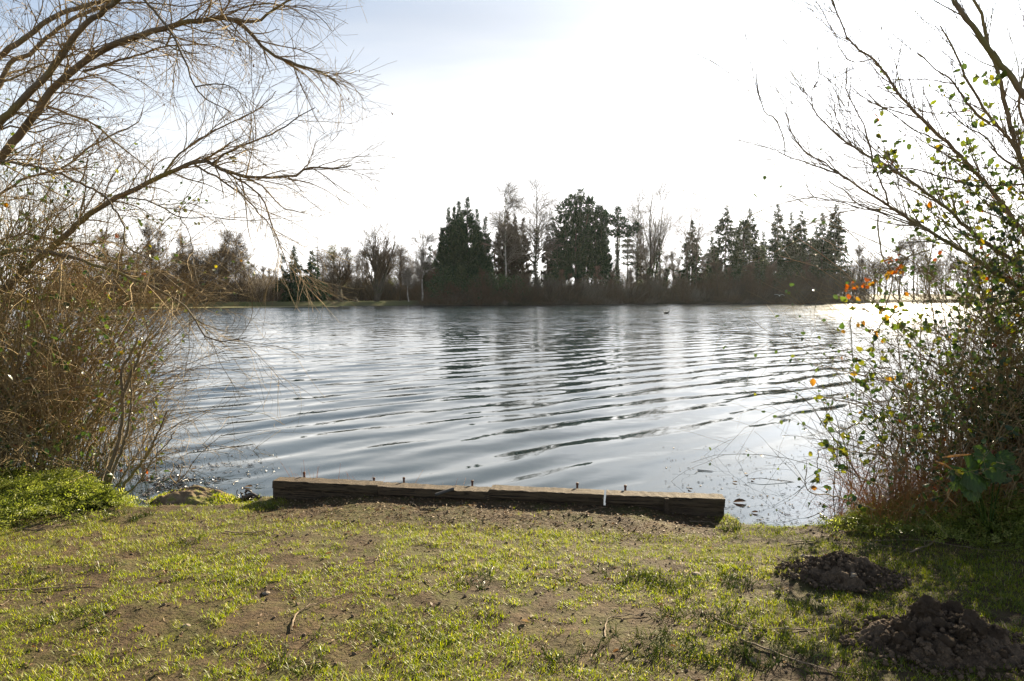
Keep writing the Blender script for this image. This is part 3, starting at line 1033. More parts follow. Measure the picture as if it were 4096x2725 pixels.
    for sd, sx, ty, lean, lb in ((76, 2618, 1003, .02, 'broken trunk wrapped in dark ivy, left one of a close pair'), (77, 2634, 955, 0, 'slender pole like trunk with sparse ivy above a leaning ivy stump'), (78, 2640, 1072, .22, 'short ivy covered stump leaning to the right by the gap')):
        H = hgt(sx, ty, 3)
        root = empty('ivy_trunk')
        line = trunk_line(np.random.default_rng(sd), H, (lean, 0), 8, .01)
        MB().tubes(line[None], np.linspace(.22, .07, 8)[None], 6).build('trunk', M['bark_far'], root)
        ivy_on(root, sd, line, np.linspace(.75, .22, 8), 900 if sd != 77 else 420)
        stand(root, sx, ty, 3, lb, 'tree', G)
    # spruce with two ivy birches
    stand(conifer(81, hgt(2765, 880, 8), 3.8, 'spruce', .08, 1.1), 2765, 880, 8, 'spruce standing alone right of the sky gap, between two ivy birches', 'conifer')
    for sd, sx, ty, ln, lb in ((82, 2738, 832, .03, 'thin bare birch with ivy foot, left of the lone spruce'), (83, 2782, 846, .04, 'thin bare birch with ivy foot, right of the lone spruce')):
        r, tl, _ = bare_tree(sd, hgt(sx, ty, 4), 'birch', .2, (ln, 0), .45, 'bark_far', 'twig_pale')
        ivy_on(r, sd + 5, tl[:6], np.linspace(.5, .25, 6), 700)
        stand(r, sx, ty, 4, lb, 'tree', None, 'birch_tree')
    # the spruce row on the right
    G = 'row of spruces on the right of the far bank'
    for i, (sx, ty, rb, gap, dn, ivy, lb) in enumerate((
            (2895, 826, 3.2, .30, .95, 0.30, 'tall open spruce, first of the right hand row after the gap'),
            (2994, 832, 2.6, .35, .85, 0.0, 'spruce leaning out behind a fat ivy column in the row'),
            (3105, 812, 2.5, .45, .8, .62, 'pointed spruce with an ivy wrapped trunk, tallest in mid row'),
            (3156, 847, 1.5, .40, .7, .66, 'narrowest spruce of the row, ivy up to half its trunk'),
            (3196, 840, 2.2, .40, .8, .60, 'spruce with thick ivy trunk, right of the narrowest spruce'),
            (3281, 850, 1.9, .45, .8, 0.0, 'spruce with bare dark trunk, second from the right end of the row'),
            (3336, 815, 2.6, .30, .9, .70, 'last spruce at the right end of the row, nearest the bramble'))):
        H = hgt(sx, ty, 7)
        c = conifer(90 + i, H, rb * 1.6, 'spruce', .10 if ivy or i == 5 else .05, dn * 1.15, None, (0, 0), .75, gap * .7)
        if ivy:
            line = np.stack([np.zeros(8), np.zeros(8), np.linspace(0, H * ivy, 8)], 1)
            ivy_on(c, 190 + i, line, np.linspace(1.25, .5, 8), 1500)
        stand(c, sx, ty, 7, lb, 'conifer', G)
    G = 'dark spruces behind the front spruce row'
    for sd, sx, ty, lb in ((221, 2845, 945, 'dark spruce half hidden behind the left edge of the spruce row'), (222, 2940, 905, 'dark spruce filling in behind the first spruce of the row'), (223, 3045, 925, 'dark spruce behind the dark bushy evergreen in the row'), (224, 3130, 920, 'dark spruce between the pointed and the narrowest spruce, behind'), (225, 3178, 900, 'dark spruce behind the thick ivy spruce'), (226, 3258, 905, 'dark spruce behind the rounded ivy column'), (227, 3310, 890, 'dark spruce behind the last two spruces of the row')):
        stand(conifer(sd, hgt(sx, ty, 15), 3.6, 'spruce', .04, 1.0), sx, ty, 15, lb, 'conifer', G)
    G = 'dead trunks turned to columns of ivy in the spruce row'
    for sd, sx, ty, rad, n, lb in ((101, 2968, 885, 1.9, 2600, 'fat brown green ivy column reaching high beside a spruce'), (102, 3236, 952, 1.6, 2000, 'rounded ivy column, lowest shape in the spruce row'), (103, 3030, 985, 2.0, 1800, 'dark bushy evergreen between the ivy column and the pointed spruce'), (104, 2850, 985, 1.1, 900, 'slim dark evergreen left of the tall open spruce')):
        H = hgt(sx, ty, 6)
        root = empty('ivy_trunk')
        line = trunk_line(np.random.default_rng(sd), H, (0, 0), 8, .01)
        MB().tubes(line[None], np.linspace(.3, .1, 8)[None], 6).build('trunk', M['bark_far'], root)
        ivy_on(root, sd, line, rad * np.array([.9, 1, 1, 1, .95, .85, .65, .25]), n, 'ivy', (.25, .5))
        stand(root, sx, ty, 6, lb, 'tree', G)
    # evergreen hedge bushes
    G = 'dark evergreen undergrowth among the spruces'
    for sd, sx, ty, rx, lb in ((201, 2205, 1075, 2.6, 'dark evergreen bush left of the wide pine'), (202, 2330, 1098, 3.0, 'dark evergreen bush at the foot of the wide pine'), (203, 2440, 1105, 2.4, 'dark evergreen bush right of the wide pine'), (204, 2560, 1120, 2.2, 'low dark bush at the foot of the slim birch'), (205, 2690, 1140, 2.2, 'low dark bush in the clear sky gap'),
                              (206, 2830, 1075, 2.4, 'dark bush between the lone spruce and the spruce row'), (207, 2925, 1050, 3.0, 'dark bush under the first spruce of the row'), (208, 3010, 1045, 3.0, 'dark bush under the fat ivy column'), (209, 3080, 1060, 2.6, 'dark bush left of the pointed spruce'), (210, 3150, 1070, 2.6, 'dark bush under the narrowest spruce'), (211, 3215, 1060, 2.4, 'dark bush left of the rounded ivy column'), (212, 3300, 1075, 2.8, 'dark bush at the right end of the spruce row')):
        H = hgt(sx, ty, 5)
        root = empty('evergreen_bush')
        MB().tubes(smooth_line([(0, 0, 0), (.1, 0, H * .5), (0, 0, H * .9)], 6)[None], np.linspace(.1, .03, 6)[None], 4).build('trunk', M['bark_far'], root)
        clumps(root, 'foliage', sd, [(0, 0, H * .38, rx, rx * .8, H * .45, 800), (rx * .3, 0, H * .7, rx * .6, rx * .6, H * .32, 420)], 'ivy', (.18, .4), .1, DIA_V, DIA_F)
        stand(root, sx, ty, 5, lb, 'bush', G)
    G = 'evergreen bushes along the far bank'
    for sd, sx, ty, rx, lb in ((111, 1775, 1064, 2.4, 'rounded green bush at the left end of the evergreen bank'), (112, 1846, 1058, 1.5, 'pointed green bush under the huge conifer'), (113, 1905, 1092, 2.6, 'low green bush between two pointed green bushes'), (114, 1950, 1070, 1.7, 'pointed green bush right of the low one'), (115, 2005, 1096, 2.4, 'broad green bush below the weeping birch'), (116, 2068, 1104, 2.2, 'green bush at the foot of the ivy birch')):
        H = hgt(sx, ty, 2.2)
        root = empty('evergreen_bush')
        MB().tubes(smooth_line([(0, 0, 0), (.1, 0, H * .5), (0, 0, H * .9)], 6)[None], np.linspace(.1, .03, 6)[None], 4).build('trunk', M['bark_far'], root)
        clumps(root, 'foliage', sd, [(0, 0, H * .35, rx, rx * .8, H * .42, 900), (0, 0, H * .68, rx * .6, rx * .6, H * .32, 500)], 'laurel', (.16, .34), .2, DIA_V, DIA_F)
        stand(root, sx, ty, 2.2, lb, 'bush', G)
    # twiggy shrubs along the water
    def shrub(seed, H, W, wood):
        rng = np.random.default_rng(seed)
        n = 150
        b = np.stack([rng.normal(size=n) * W * .35, rng.normal(size=n) * W * .2, np.zeros(n)], 1)
        d = np.stack([b[:, 0] * .25 + rng.normal(size=n) * .22, rng.normal(size=n) * .22, np.ones(n)], 1)
        P = march(rng, b, d, rng.uniform(.55, 1., n) * H, 5, 0, .03, .06)
        Rr = np.full((n, 1), .022) * np.linspace(1, .4, 5)[None]
        P2, R2 = spawn(rng, P, Rr, 620, .2, 1, .25 * H, .5 * H, .2, .6, 4, -.02, 0, .08, 0, .7, .015, .6, .3)
        return MB().tubes(P, Rr, 3).tubes(P2, np.maximum(R2, .009), 3).mesh('waterside_shrub', M[wood])
    meshes = [shrub(130 + i, 3.6, 4.2, ('twig_far', 'twig_pale', 'twig_far', 'bark_far', 'twig_far')[i]) for i in range(5)]
    rng = np.random.default_rng(7)
    for i in range(62):
        sx = 1790 + i * 27 + rng.uniform(-12, 12)
        if 3290 < sx < 3400 and i % 2:
            continue
        ty = np.interp(sx, [1760, 1850, 2100, 2300, 2500, 2700, 2760, 2900, 3300, 3500], [1150, 1138, 1130, 1125, 1135, 1150, 1138, 1130, 1130, 1100]) + rng.uniform(-34, 24)
        off = rng.uniform(1.2, 3.5)
        X, Y, z0, H = place(sx, ty, off)
        o = link(bpy.data.objects.new('waterside_shrub', meshes[i % 5]))
        o.location = (X, Y, z0)
        o.rotation_euler = (0, 0, rng.uniform(0, 6.28))
        s = max(.5, H / 3.6)
        o.scale = (rng.uniform(.8, 1.1), rng.uniform(.8, 1.1), s)
        tag(o, 'brown twiggy shrub in the waterside thicket under the far trees', 'shrub', 'brown shrubs along the far water edge')
    for i in range(44):
        sx = 1720 + i * 38 + rng.uniform(-16, 16)
        X, Y, z0, H = place(sx, 1165, rng.uniform(-.5, .5))
        o = link(bpy.data.objects.new('waterside_shrub', meshes[(i * 2) % 5]))
        o.location = (X, Y, max(z0, -.1))
        o.rotation_euler = (0, 0, rng.uniform(0, 6.28))
        s = rng.uniform(.16, .42)
        o.scale = (s * 2.2, s * 1.6, s)
        tag(o, 'low brown tuft hanging over the far water line under the thicket', 'shrub', 'low tufts along the far water line')
    for i in range(26):
        sx = 1150 + i * 24 + rng.uniform(-10, 10)
        ty = rng.uniform(1085, 1150)
        X, Y, z0, H = place(sx, ty, rng.uniform(11, 22))
        o = link(bpy.data.objects.new('waterside_shrub', meshes[(i * 3) % 5]))
        o.location = (X, Y, z0)
        o.rotation_euler = (0, 0, rng.uniform(0, 6.28))
        o.scale = (1.1, 1, max(.5, H / 3.6))
        tag(o, 'brown twiggy shrub behind the lawn strip by the mistletoe tree', 'shrub', 'brown shrubs behind the mistletoe tree and willow')
    for i in range(56):
        sx = 230 + i * 16 + rng.uniform(-10, 10)
        X, Y, z0, H = place(sx, rng.uniform(1095, 1165), rng.uniform(3, 20))
        o = link(bpy.data.objects.new('waterside_shrub', meshes[(i * 3) % 5]))
        o.location = (X, Y, z0)
        o.rotation_euler = (0, 0, rng.uniform(0, 6.28))
        o.scale = (1.2, 1, max(.5, H / 3.6))
        tag(o, 'brown twiggy undergrowth shrub in the wood behind the overhanging willow branches', 'shrub', 'undergrowth of the left hand wood')
    # the bare wood: a few parents, copied
    protos = []
    for i in range(5):
        r, _, _ = bare_tree(150 + i, 11.0, ('upright', 'round', 'upright', 'birch', 'round')[i], None, (.02 * (i - 2), 0), 1.5)
        protos.append(r)
    def wood(spots, label, group, sway=.1):
        for j, (sx, ty, off) in enumerate(spots):
            X, Y, z0, H = place(sx, ty, off)
            p = protos[(j * 2 + int(sx)) % 5]
            s = H / 11.0
            if p.get('used'):
                o = copy_tree(p, (X, Y, z0), rng.uniform(0, 6.28), (s, s, s))
            else:
                o = p
                p['used'] = 1
                o.location = (X, Y, z0)
                o.scale = (s, s, s)
            tag(o, label, 'tree', group)
    wood([(sx + rng.uniform(-9, 9), ty, rng.uniform(3, 9)) for sx, ty in ((300, 985), (372, 960), (440, 930), (505, 945), (560, 915), (612, 900), (650, 935), (700, 955), (742, 945), (790, 930), (835, 925), (880, 930), (915, 935), (945, 950), (968, 1000), (880, 1010), (760, 1020), (660, 1030), (560, 1020), (470, 1020))],
         'bare tree in the wood seen through the overhanging willow branches', 'bare trees of the left hand wood across the lake')
    wood([(sx, ty, rng.uniform(26, 48)) for sx, ty in ((975, 1055), (996, 1070), (1018, 1062), (1040, 1066), (1062, 1068), (1085, 1076), (1105, 1085), (1010, 1100), (1050, 1105), (1090, 1110))],
         'distant low bare tree in the gap between the left wood and the conifers', 'low bare trees in the gap left of the dark conifers')
    wood([(sx + rng.uniform(-9, 9), ty, rng.uniform(12, 24)) for sx, ty in ((1300, 1020), (1330, 1010), (1400, 1000), (1425, 1040), (1450, 1010), (1540, 1040), (1570, 1010), (1615, 990), (1650, 1000), (1700, 1000), (1740, 1010), (1470, 1060), (1380, 1060))],
         'thin bare tree filling in behind the mistletoe tree and forked willow', 'bare trees behind the mistletoe tree and willow')
    wood([(sx + rng.uniform(-9, 9), ty, rng.uniform(10, 26)) for sx, ty in ((2190, 980), (2440, 1010), (2500, 1050), (2560, 1000), (2600, 1040), (2660, 1030), (2690, 1010), (2700, 1040), (2725, 1030), (2820, 1040), (2860, 1040), (2930, 1010))],
         'thin bare tree showing low between the conifers of the far bank', 'bare trees between the conifers')
    wood([(sx + rng.uniform(-9, 9), ty, rng.uniform(4, 20)) for sx, ty in ((3400, 1000), (3440, 985), (3490, 960), (3540, 985), (3590, 970), (3650, 960), (3710, 980), (3780, 965), (3860, 975), (3950, 970), (4060, 960))],
         'bare tree across the lake showing through the bramble on the right', 'bare trees across the lake behind the bramble')
    wood([(sx + rng.uniform(-14, 14), ty, rng.uniform(.9, 2.2)) for sx, ty in ((1800, 1105), (1930, 1085), (2100, 1060), (2250, 1085), (2290, 1100), (2380, 1070), (2450, 1090), (2520, 1075), (2585, 1100), (2650, 1085), (2720, 1070), (2800, 1060), (2870, 1050), (2900, 1075), (2990, 1060), (3060, 1080), (3090, 1060), (3180, 1065), (3225, 1050), (3260, 1075))],
         'slender pale sapling standing in the waterside thicket of the far bank', 'slender saplings along the far water edge')
    # far-off wood closing the horizon
    mb = MB()
    n = 1300
    a = rng.uniform(-1.05, 1.05, n)
    Yd = rng.uniform(185, 300, n)
    X = a * Yd
    b = np.stack([X, Yd, np.full(n, .9)], 1)
    Hh = rng.uniform(3.5, 7.5, n) * (0.75 + .5 * vnoise(X * .03, 0, 0, 3))
    P = march(rng, b, np.stack([rng.normal(size=n) * .05, rng.normal(size=n) * .05, np.ones(n)], 1), Hh, 4, 0, 0, .03)
    Rr = np.full((n, 1), .10) * np.linspace(1, .3, 4)[None]
    mb.tubes(P, Rr, 3)
    P2, R2 = spawn(rng, P, Rr, 6500, .2, 1, 1.2, 3.0, .25, .7, 3, -.05, 0, .05, 0, .6, .045, .6, .3)
    mb.tubes(P2, np.maximum(R2, .03), 3)
    tag(mb.build('distant_wood', M['twig_far']), 'far off bare brown wood along the horizon behind the lake trees', 'wood', None, 'stuff')


build_far_trees()

# ------------------------------------------------------------------ small things on the far bank and the lake
def box(mb, c, s, rz=0.0, rnd=.5, chamfer=0.0):
    x, y, z = (q / 2 for q in s)
    if chamfer:
        k = chamfer
        prof = np.array([(-y + k, -z), (y - k, -z), (y, -z + k), (y, z - k), (y - k, z), (-y + k, z), (-y, z - k), (-y, -z + k)])
        V = np.array([[sx * x, p[0], p[1]] for sx in (-1, 1) for p in prof])
        F4 = np.array([[i, (i + 1) % 8, 8 + (i + 1) % 8, 8 + i] for i in range(8)])
        F3 = np.array([[0, i + 1, i] for i in range(1, 7)] + [[8, 8 + i, 9 + i] for i in range(1, 7)])
        c_, s_ = math.cos(rz), math.sin(rz)
        V = np.stack([V[:, 0] * c_ - V[:, 1] * s_, V[:, 0] * s_ + V[:, 1] * c_, V[:, 2]], 1) + np.asarray(c)
        n0 = mb.n
        mb.add(V, F4, rnd)
        mb.F3.append(F3 + n0)
        return mb
    V = np.array([[a * x, b * y, d * z] for a in (-1, 1) for b in (-1, 1) for d in (-1, 1)])
    c_, s_ = math.cos(rz), math.sin(rz)
    V = np.stack([V[:, 0] * c_ - V[:, 1] * s_, V[:, 0] * s_ + V[:, 1] * c_, V[:, 2]], 1) + np.asarray(c)
    return mb.add(V, np.array([[0, 1, 3, 2], [4, 6, 7, 5], [0, 4, 5, 1], [2, 3, 7, 6], [0, 2, 6, 4], [1, 5, 7, 3]]), rnd)


def plain(name, col, rough=.6, spec=.4):
    m, t, out = new_mat(name)
    n = t.noise(t.add('ShaderNodeTexCoord').outputs['Object'], 2.2, 4.0)
    c = t.mix(t.maprange(n, .35, .7, 0, .25), (*col, 1), tuple(q * .7 for q in col) + (1,))
    t.l.new(pbr(t, c, rough, spec), out.inputs[0])
    return m


def far_things():
    wh, gl, wd, dk = plain('white_paint', (.75, .76, .78)), plain('dark_glass', (.04, .05, .06), .1), plain('brown_boards', (.17, .12, .08), .8), plain('dark_tyre', (.03, .03, .03), .8)
    X, Y, z0, _ = place(969, 1190, 12)
    k = Y / FPX
    r = empty('caravan', (X, Y, z0), .35, 'small white caravan parked on the far bank behind bare shrubs', 'caravan')
    prof = [(-1.5, .45), (-1.6, 1.2), (-1.35, 2.2), (-.6, 2.5), (.9, 2.5), (1.6, 1.9), (1.75, .9), (1.6, .45)]
    V = np.array([[x, s * .95, z] for s in (-1, 1) for x, z in prof])
    mb = MB().add(V, np.array([[i, (i + 1) % 8, 8 + (i + 1) % 8, 8 + i] for i in range(8)]))
    n0 = 0
    mb.F3.append(np.array([[0, i + 1, i] for i in range(1, 7)] + [[8, 8 + i, 9 + i] for i in range(1, 7)]))
    mb.build('body', wh, r)
    for x in (-.7, .7):
        box(MB(), (x, -.96, 1.7), (.8, .04, .55)).build('window', gl, r)
    for y in (-.8, .8):
        P = np.array([[[0, y - .09, .33], [0, y + .09, .33]]])
        MB().tubes(P, np.full((1, 2), .33), 14).build('wheel', dk, r)
    X, Y, z0, _ = place(1040, 1190, 15)
    r = empty('garden_shed', (X, Y, z0), 0, 'long low hut with a pale flat roof beyond the far lawn', 'hut')
    w = 118 * k
    box(MB(), (0, 0, 1.05), (w, 2.6, 2.1)).build('wall', wd, r)
    box(MB(), (0, -.1, 2.2), (w + .4, 3.1, .18)).build('roof', wh, r)
    for i in range(3):
        box(MB(), (-w * .3 + i * w * .3, -1.31, 1.2), (1.0, .05, .7)).build('window', gl, r)
    X, Y, z0, _ = place(939, 1198, 12)
    r = empty('notice_board', (X, Y, z0), 0, 'little pale board on two posts left of the white caravan', 'sign')
    box(MB(), (0, 0, 1.05), (.55, .05, .7)).build('panel', plain('cream_paint', (.6, .58, .42)), r)
    V = np.array([[-.36, -.04, 1.42], [.36, -.04, 1.42], [0, -.04, 1.8], [-.36, .04, 1.42], [.36, .04, 1.42], [0, .04, 1.8]])
    g = MB().add(V, np.array([[0, 1, 2], [3, 5, 4]]))
    g.F4.append(np.array([[0, 3, 4, 1], [1, 4, 5, 2], [2, 5, 3, 0]]))
    g.build('cap', wh, r)
    for x in (-.22, .22):
        box(MB(), (x, 0, .36), (.06, .06, .72)).build('post', wd, r)
    # duck
    p = gnd(2666, 1254, 0.02)
    r = empty('duck', tuple(p), 0.0, 'small dark duck swimming far out in the bright gap of reflections', 'duck')
    rng = np.random.default_rng(3)
    body = smooth_line([(-.26, 0, .11), (-.20, 0, .07), (-.05, 0, .05), (.12, 0, .06), (.20, 0, .09), (.215, 0, .18), (.235, 0, .225), (.285, 0, .225)], 16)
    rad = np.interp(np.linspace(0, 1, 16), [0, .12, .35, .55, .66, .78, .88, .95, 1], [.012, .06, .10, .095, .05, .035, .048, .036, .012])
    MB().tubes(body[None], rad[None], 10).build('body', plain('duck_plumage', (.045, .035, .025), .7), r, True)
    MB().tubes(smooth_line([(.275, 0, .222), (.31, 0, .215), (.335, 0, .212)], 4)[None], np.array([[.017, .017, .018, .006]]), 6).build('bill', plain('duck_bill', (.25, .2, .05), .5), r)
    # gull in flight low over the far water
    p = at(3118, 1183, 118)
    r = empty('gull', tuple(p), -0.4, 'white gull flying low in front of the far dark spruces', 'bird')
    wm = plain('gull_plumage', (.8, .8, .78), .6)
    b = smooth_line([(0, -.24, .0), (0, -.12, .0), (0, .05, 0), (0, .17, .02), (0, .23, .03), (0, .28, .02)], 10)
    MB().tubes(b[None], np.array([[.02, .05, .075, .085, .085, .07, .05, .048, .04, .01]]), 8).build('body', wm, r, True)
    for s in (-1, 1):
        span = np.array([(0, 0, .03), (.22, .06, .16), (.48, .02, .17), (.78, -.12, .02 if s > 0 else .22)])
        ch = np.array([.17, .19, .15, .02])
        top = span * np.array([s, 1, 1]) + np.stack([0 * ch, ch * .55, 0 * ch + .008], 1)
        bot = span * np.array([s, 1, 1]) - np.stack([0 * ch, ch * .55, 0 * ch + .008], 1)
        mid = span * np.array([s, 1, 1]) + np.array([0, 0, .022])
        V = np.concatenate([top, mid, bot])
        F = [[i, i + 1, 4 + i + 1, 4 + i] for i in range(3)] + [[4 + i, 5 + i, 9 + i, 8 + i] for i in range(3)] + [[8 + i, 9 + i, i + 1, i] for i in range(3)]
        MB().add(V, np.array(F)).build('wing', wm, r)
    # yellow green weed strip off the left hand shore
    mb = MB()
    rng = np.random.default_rng(5)
    for i in range(900):
        x = rng.uniform(-75, -24)
        w = 5.5 * np.interp(x, [-75, -40, -24], [1, .8, .1])
        y = np.interp(x, FAR_X, FAR_Y) - 4.2 - rng.uniform(0, 1) * w * 1.6 - 2.5
        s = np.array([rng.uniform(.6, 2.2), rng.uniform(.3, .8)])
        a = np.linspace(0, 6.283, 8)[:-1]
        V = np.stack([x + np.cos(a) * s[0], y + np.sin(a) * s[1], np.full(7, .02)], 1)
        V[:, :2] += rng.normal(size=(7, 2)) * .08
        V = np.vstack([V, [x, y, .05]])
        mb.add(V, np.array([[j, (j + 1) % 7, 7] for j in range(7)]), rng.random())
    tag(mb.build('floating_weed', leaf_mat('pond_weed', [(0, (.16, .15, .05)), (1, (.24, .22, .09))], .1, .8, .2)), 'yellow green floating weed strip along the left far shore', 'weed', None, 'stuff')
    G = 'tree stumps on the far lawn'
    for sx, ty, lb in ((1425, 1192, 'small dark tree stump on the far lawn left of the forked willow'),):
        X, Y, z0, H = place(sx, ty, 2)
        P = smooth_line([(0, 0, 0), (.03, 0, H * .5), (-.1, 0, H)], 6)
        r = MB().tubes(P[None], np.array([[.42, .33, .28, .26, .16, .05]]), 8).build('tree_stump', M['bark_far'])
        r.location = (X, Y, z0)
        tag(r, lb, 'stump')


far_things()


# ------------------------------------------------------------------ timber edging
def wood_material():
    m, t, out = new_mat('weathered_timber')
    v = t.add('ShaderNodeTexCoord').outputs['Object']
    g = t.noise(t.mapping(v, scale=(1.2, 16, 16)), 5.0, 6.0, 0.65, .4)
    st = t.noise(v, 3.3, 5.0, .6)
    f = t.noise(t.mapping(v, scale=(4, 60, 60)), 6.0, 3.0)
    col = t.mix(t.maprange(g, .3, .7, 0, 1), (.045, .031, .019, 1), (.11, .076, .045, 1))
    col = t.mix(t.maprange(st, .42, .62, 0, .7), col, (.085, .062, .036, 1))
    ck = t.noise(t.mapping(v, scale=(1.0, 40, 40)), 4.0, 4.0, 0.7, .6)
    col = t.mix(t.maprange(ck, .56, .60, 0, .85), col, (.012, .009, .007, 1))
    n = t.add('ShaderNodeObjectInfo').outputs['Random']
    col = t.mix(t.math('MULTIPLY', n, .35), col, (.07, .05, .035, 1))
    t.l.new(pbr(t, col, .85, .2, bump(t, t.math('SUBTRACT', t.math('ADD', g, t.math('MULTIPLY', f, .5)), t.maprange(ck, .54, .60, 0, 1.2)), 1.0, .008)), out.inputs[0])
    return m


def plank(mb_rng, L, d, h, seed):
    """a weathered board: many cross sections, worn corners, length along x"""
    rng = np.random.default_rng(seed)
    n, k = 26, 8
    xs = np.linspace(-L / 2, L / 2, n)
    c = .006
    y, z = d / 2, h / 2
    prof = np.array([(-y + c, -z), (y - c, -z), (y, -z + c), (y, z - c), (y - c, z), (-y + c, z), (-y, z - c), (-y, -z + c)])
    V = np.zeros((n, k, 3))
    V[:, :, 0] = xs[:, None]
    V[:, :, 1:] = prof[None]
    V[:, :, 1] += .004 * np.sin(xs * 3 + seed)[:, None] + rng.normal(size=(n, k)) * .0013
    V[:, :, 2] += .004 * np.sin(xs * 2.3 + seed * 2)[:, None] + rng.normal(size=(n, k)) * .0015
    for q in (4, 5, 6):
        V[:, q, 2] -= .012 * np.maximum(vnoise(xs * 9, seed, q, 3) - .62, 0)
    V[[0, -1], :, 0] += rng.normal(size=(2, k)) * .003
    i = np.arange(n - 1)[:, None] * k + np.arange(k)[None]
    i2 = np.arange(n - 1)[:, None] * k + (np.arange(k)[None] + 1) % k
    mb = MB().add(V.reshape(-1, 3), np.stack([i, i2, i2 + k, i + k], -1).reshape(-1, 4))
    mb.F3.append(np.array([[0, j + 1, j] for j in range(1, 7)] + [[(n - 1) * k, (n - 1) * k + j, (n - 1) * k + j + 1] for j in range(1, 7)]))
    return mb




def on_timber(sx):
    """point of the edging's front line in picture column sx"""
    r = ray(sx, 2030)
    s = r[0] / r[1]
    t = (TL[0] - s * TL[1]) / (s * TDIR[1] - TDIR[0])
    return TL + TDIR * t


def edging():
    wm = wood_material()
    for i, (a, b, ya, yb, lb, yaw) in enumerate(((1089, 1508, 1921, 1944, 'old timber edging beam at the left end of the bank edge', .006),
                                                 (1511, 1955, 1949, 1968, 'old timber edging beam, second from the left along the bank edge', -.004),
                                                 (1958, 2414, 1958, 1977, 'old timber edging beam just left of the bright gap', .008),
                                                 (2423, 2899, 1977, 1998, 'old timber edging beam at the right end, right of the bright gap', -.002))):
        A, B = on_timber(a), on_timber(b)
        L = np.linalg.norm(B - A)
        c = (A + B) / 2
        za, zb = at(a, ya, A[1])[2], at(b, yb, B[1])[2]
        top = (za + zb) / 2
        r = empty('timber_beam', (c[0], c[1], 0), TRZ + yaw, lb, 'timber beam', 'timber beams edging the bank')
        r.rotation_euler = (0, -math.atan2(zb - za, L), TRZ + yaw)
        o = plank(None, L, .15, .064, 3 + i).build('cap_plank', wm, r)
        o.location = (0, .075, top - .033)
        for j in range(2):
            h = .125
            o = plank(None, L - .003, .05, h, 13 + i * 3 + j).build('face_plank', wm, r)
            o.location = (0, .040 + j * .006, top - .068 - h / 2 - j * (h + .004))
    # steel pegs behind, one stake in front
    for sx, z, lb in ((1180, .325, 'short rusty pipe peg nearest the left end of the timber edging'), (1466, .30, 'rusty peg behind the left beam close to its right end'), (1589, .31, 'rusty peg standing behind the second beam near its left end'),
                      (1870, .305, 'rusty peg standing behind the second beam near its right end'), (2302, .315, 'rusty peg left of the bright gap in the edging'), (2500, .31, 'rusty peg right of the bright gap in the edging')):
        p = on_timber(sx) + TNRM * .175
        p = p * (1 + .175 * 0 / 5)
        r = empty('steel_peg', (p[0], p[1], 0), 0, lb, 'peg', 'rusty pegs behind the timber edging')
        a = .0085
        z = z - .026
        MB().tubes(np.array([[[0, 0, -.4], [0.004, 0, z - .03], [.004, 0, z - .006], [.004, 0, z]]]), np.array([[a, a, a, a * .9]]), 10).build('pipe', M['rust_metal'], r)
        MB().tubes(np.array([[[.004, 0, z - .016], [.004, 0, z - .001], [.004, 0, z + .002]]]), np.array([[a * 1.3, a * 1.3, .001]]), 10).build('cap', M['rust_metal'], r)
    p = on_timber(2664) - TNRM * .03
    r = MB().tubes(np.array([[[0, 0, -.1], [0, 0, .15], [.003, .004, .245], [.003, .004, .248]]]), np.array([[.021, .021, .019, .002]]), 4).build('wooden_stake', wm)
    r.location = (p[0], p[1], 0)
    r.rotation_euler = (0, .03, .75)
    tag(r, 'short square stake driven in front of the right hand timber beam', 'stake')
    p = on_timber(1785) - TNRM * .05
    d = np.array([math.cos(.5), math.sin(.5) * .4, 0])
    P = np.array([[p - d * .075 + [0, -.03, .145], p + d * .075 + [0, 0, .175]]])
    tag(MB().tubes(P, np.full((1, 2), .012), 10).tubes(P + np.array([[[0, 0, 0], [.002, 0, .001]]]), np.full((1, 2), .009), 10).build('pipe_offcut', M['grey_pipe']), 'short grey pipe leaning on the second timber beam', 'pipe')


edging()


# ------------------------------------------------------------------ lawn
rng0 = np.random.default_rng(2024)


def lawn_cover(x, y):
    t = shore_y(x) - y
    n = fbm(x * 1.7 + 3, y * 2.3, 0, 51, 4)
    n2 = fbm(x * 6.5, y * 6.5, 0, 52, 4, .65)
    c = .665 + .05 * sm((x + .3) / 1.8) + .22 * sm((x - 1.2) / 1.2) + .10 * sm((y - 3.9) / 1.2) - .06 * sm((-x - .2) / 1.5)
    # bare strip of earth in front of the timber
    d = (x - TL[0]) * TNRM[0] + (y - TL[1]) * TNRM[1]
    along = (x - TL[0]) * TDIR[0] + (y - TL[1]) * TDIR[1]
    LT = np.linalg.norm(TR - TL)
    strip = sm((d + .62 + .25 * (n2 - .5)) / .22) * sm((along + .05) / .5) * sm((LT + .05 - along) / .25)
    v = (c + (n - .5) * 1.5 + (n2 - .5) * 2.1) - 1.0 * strip
    return np.where(t > .03, np.clip((v - .36) / .34, 0, 1), 0)


MOLE = [(*gnd(3368, 2288, .17)[:2], .245, .115), (*gnd(3760, 2590, .18)[:2], .295, .13)]
MY = .74


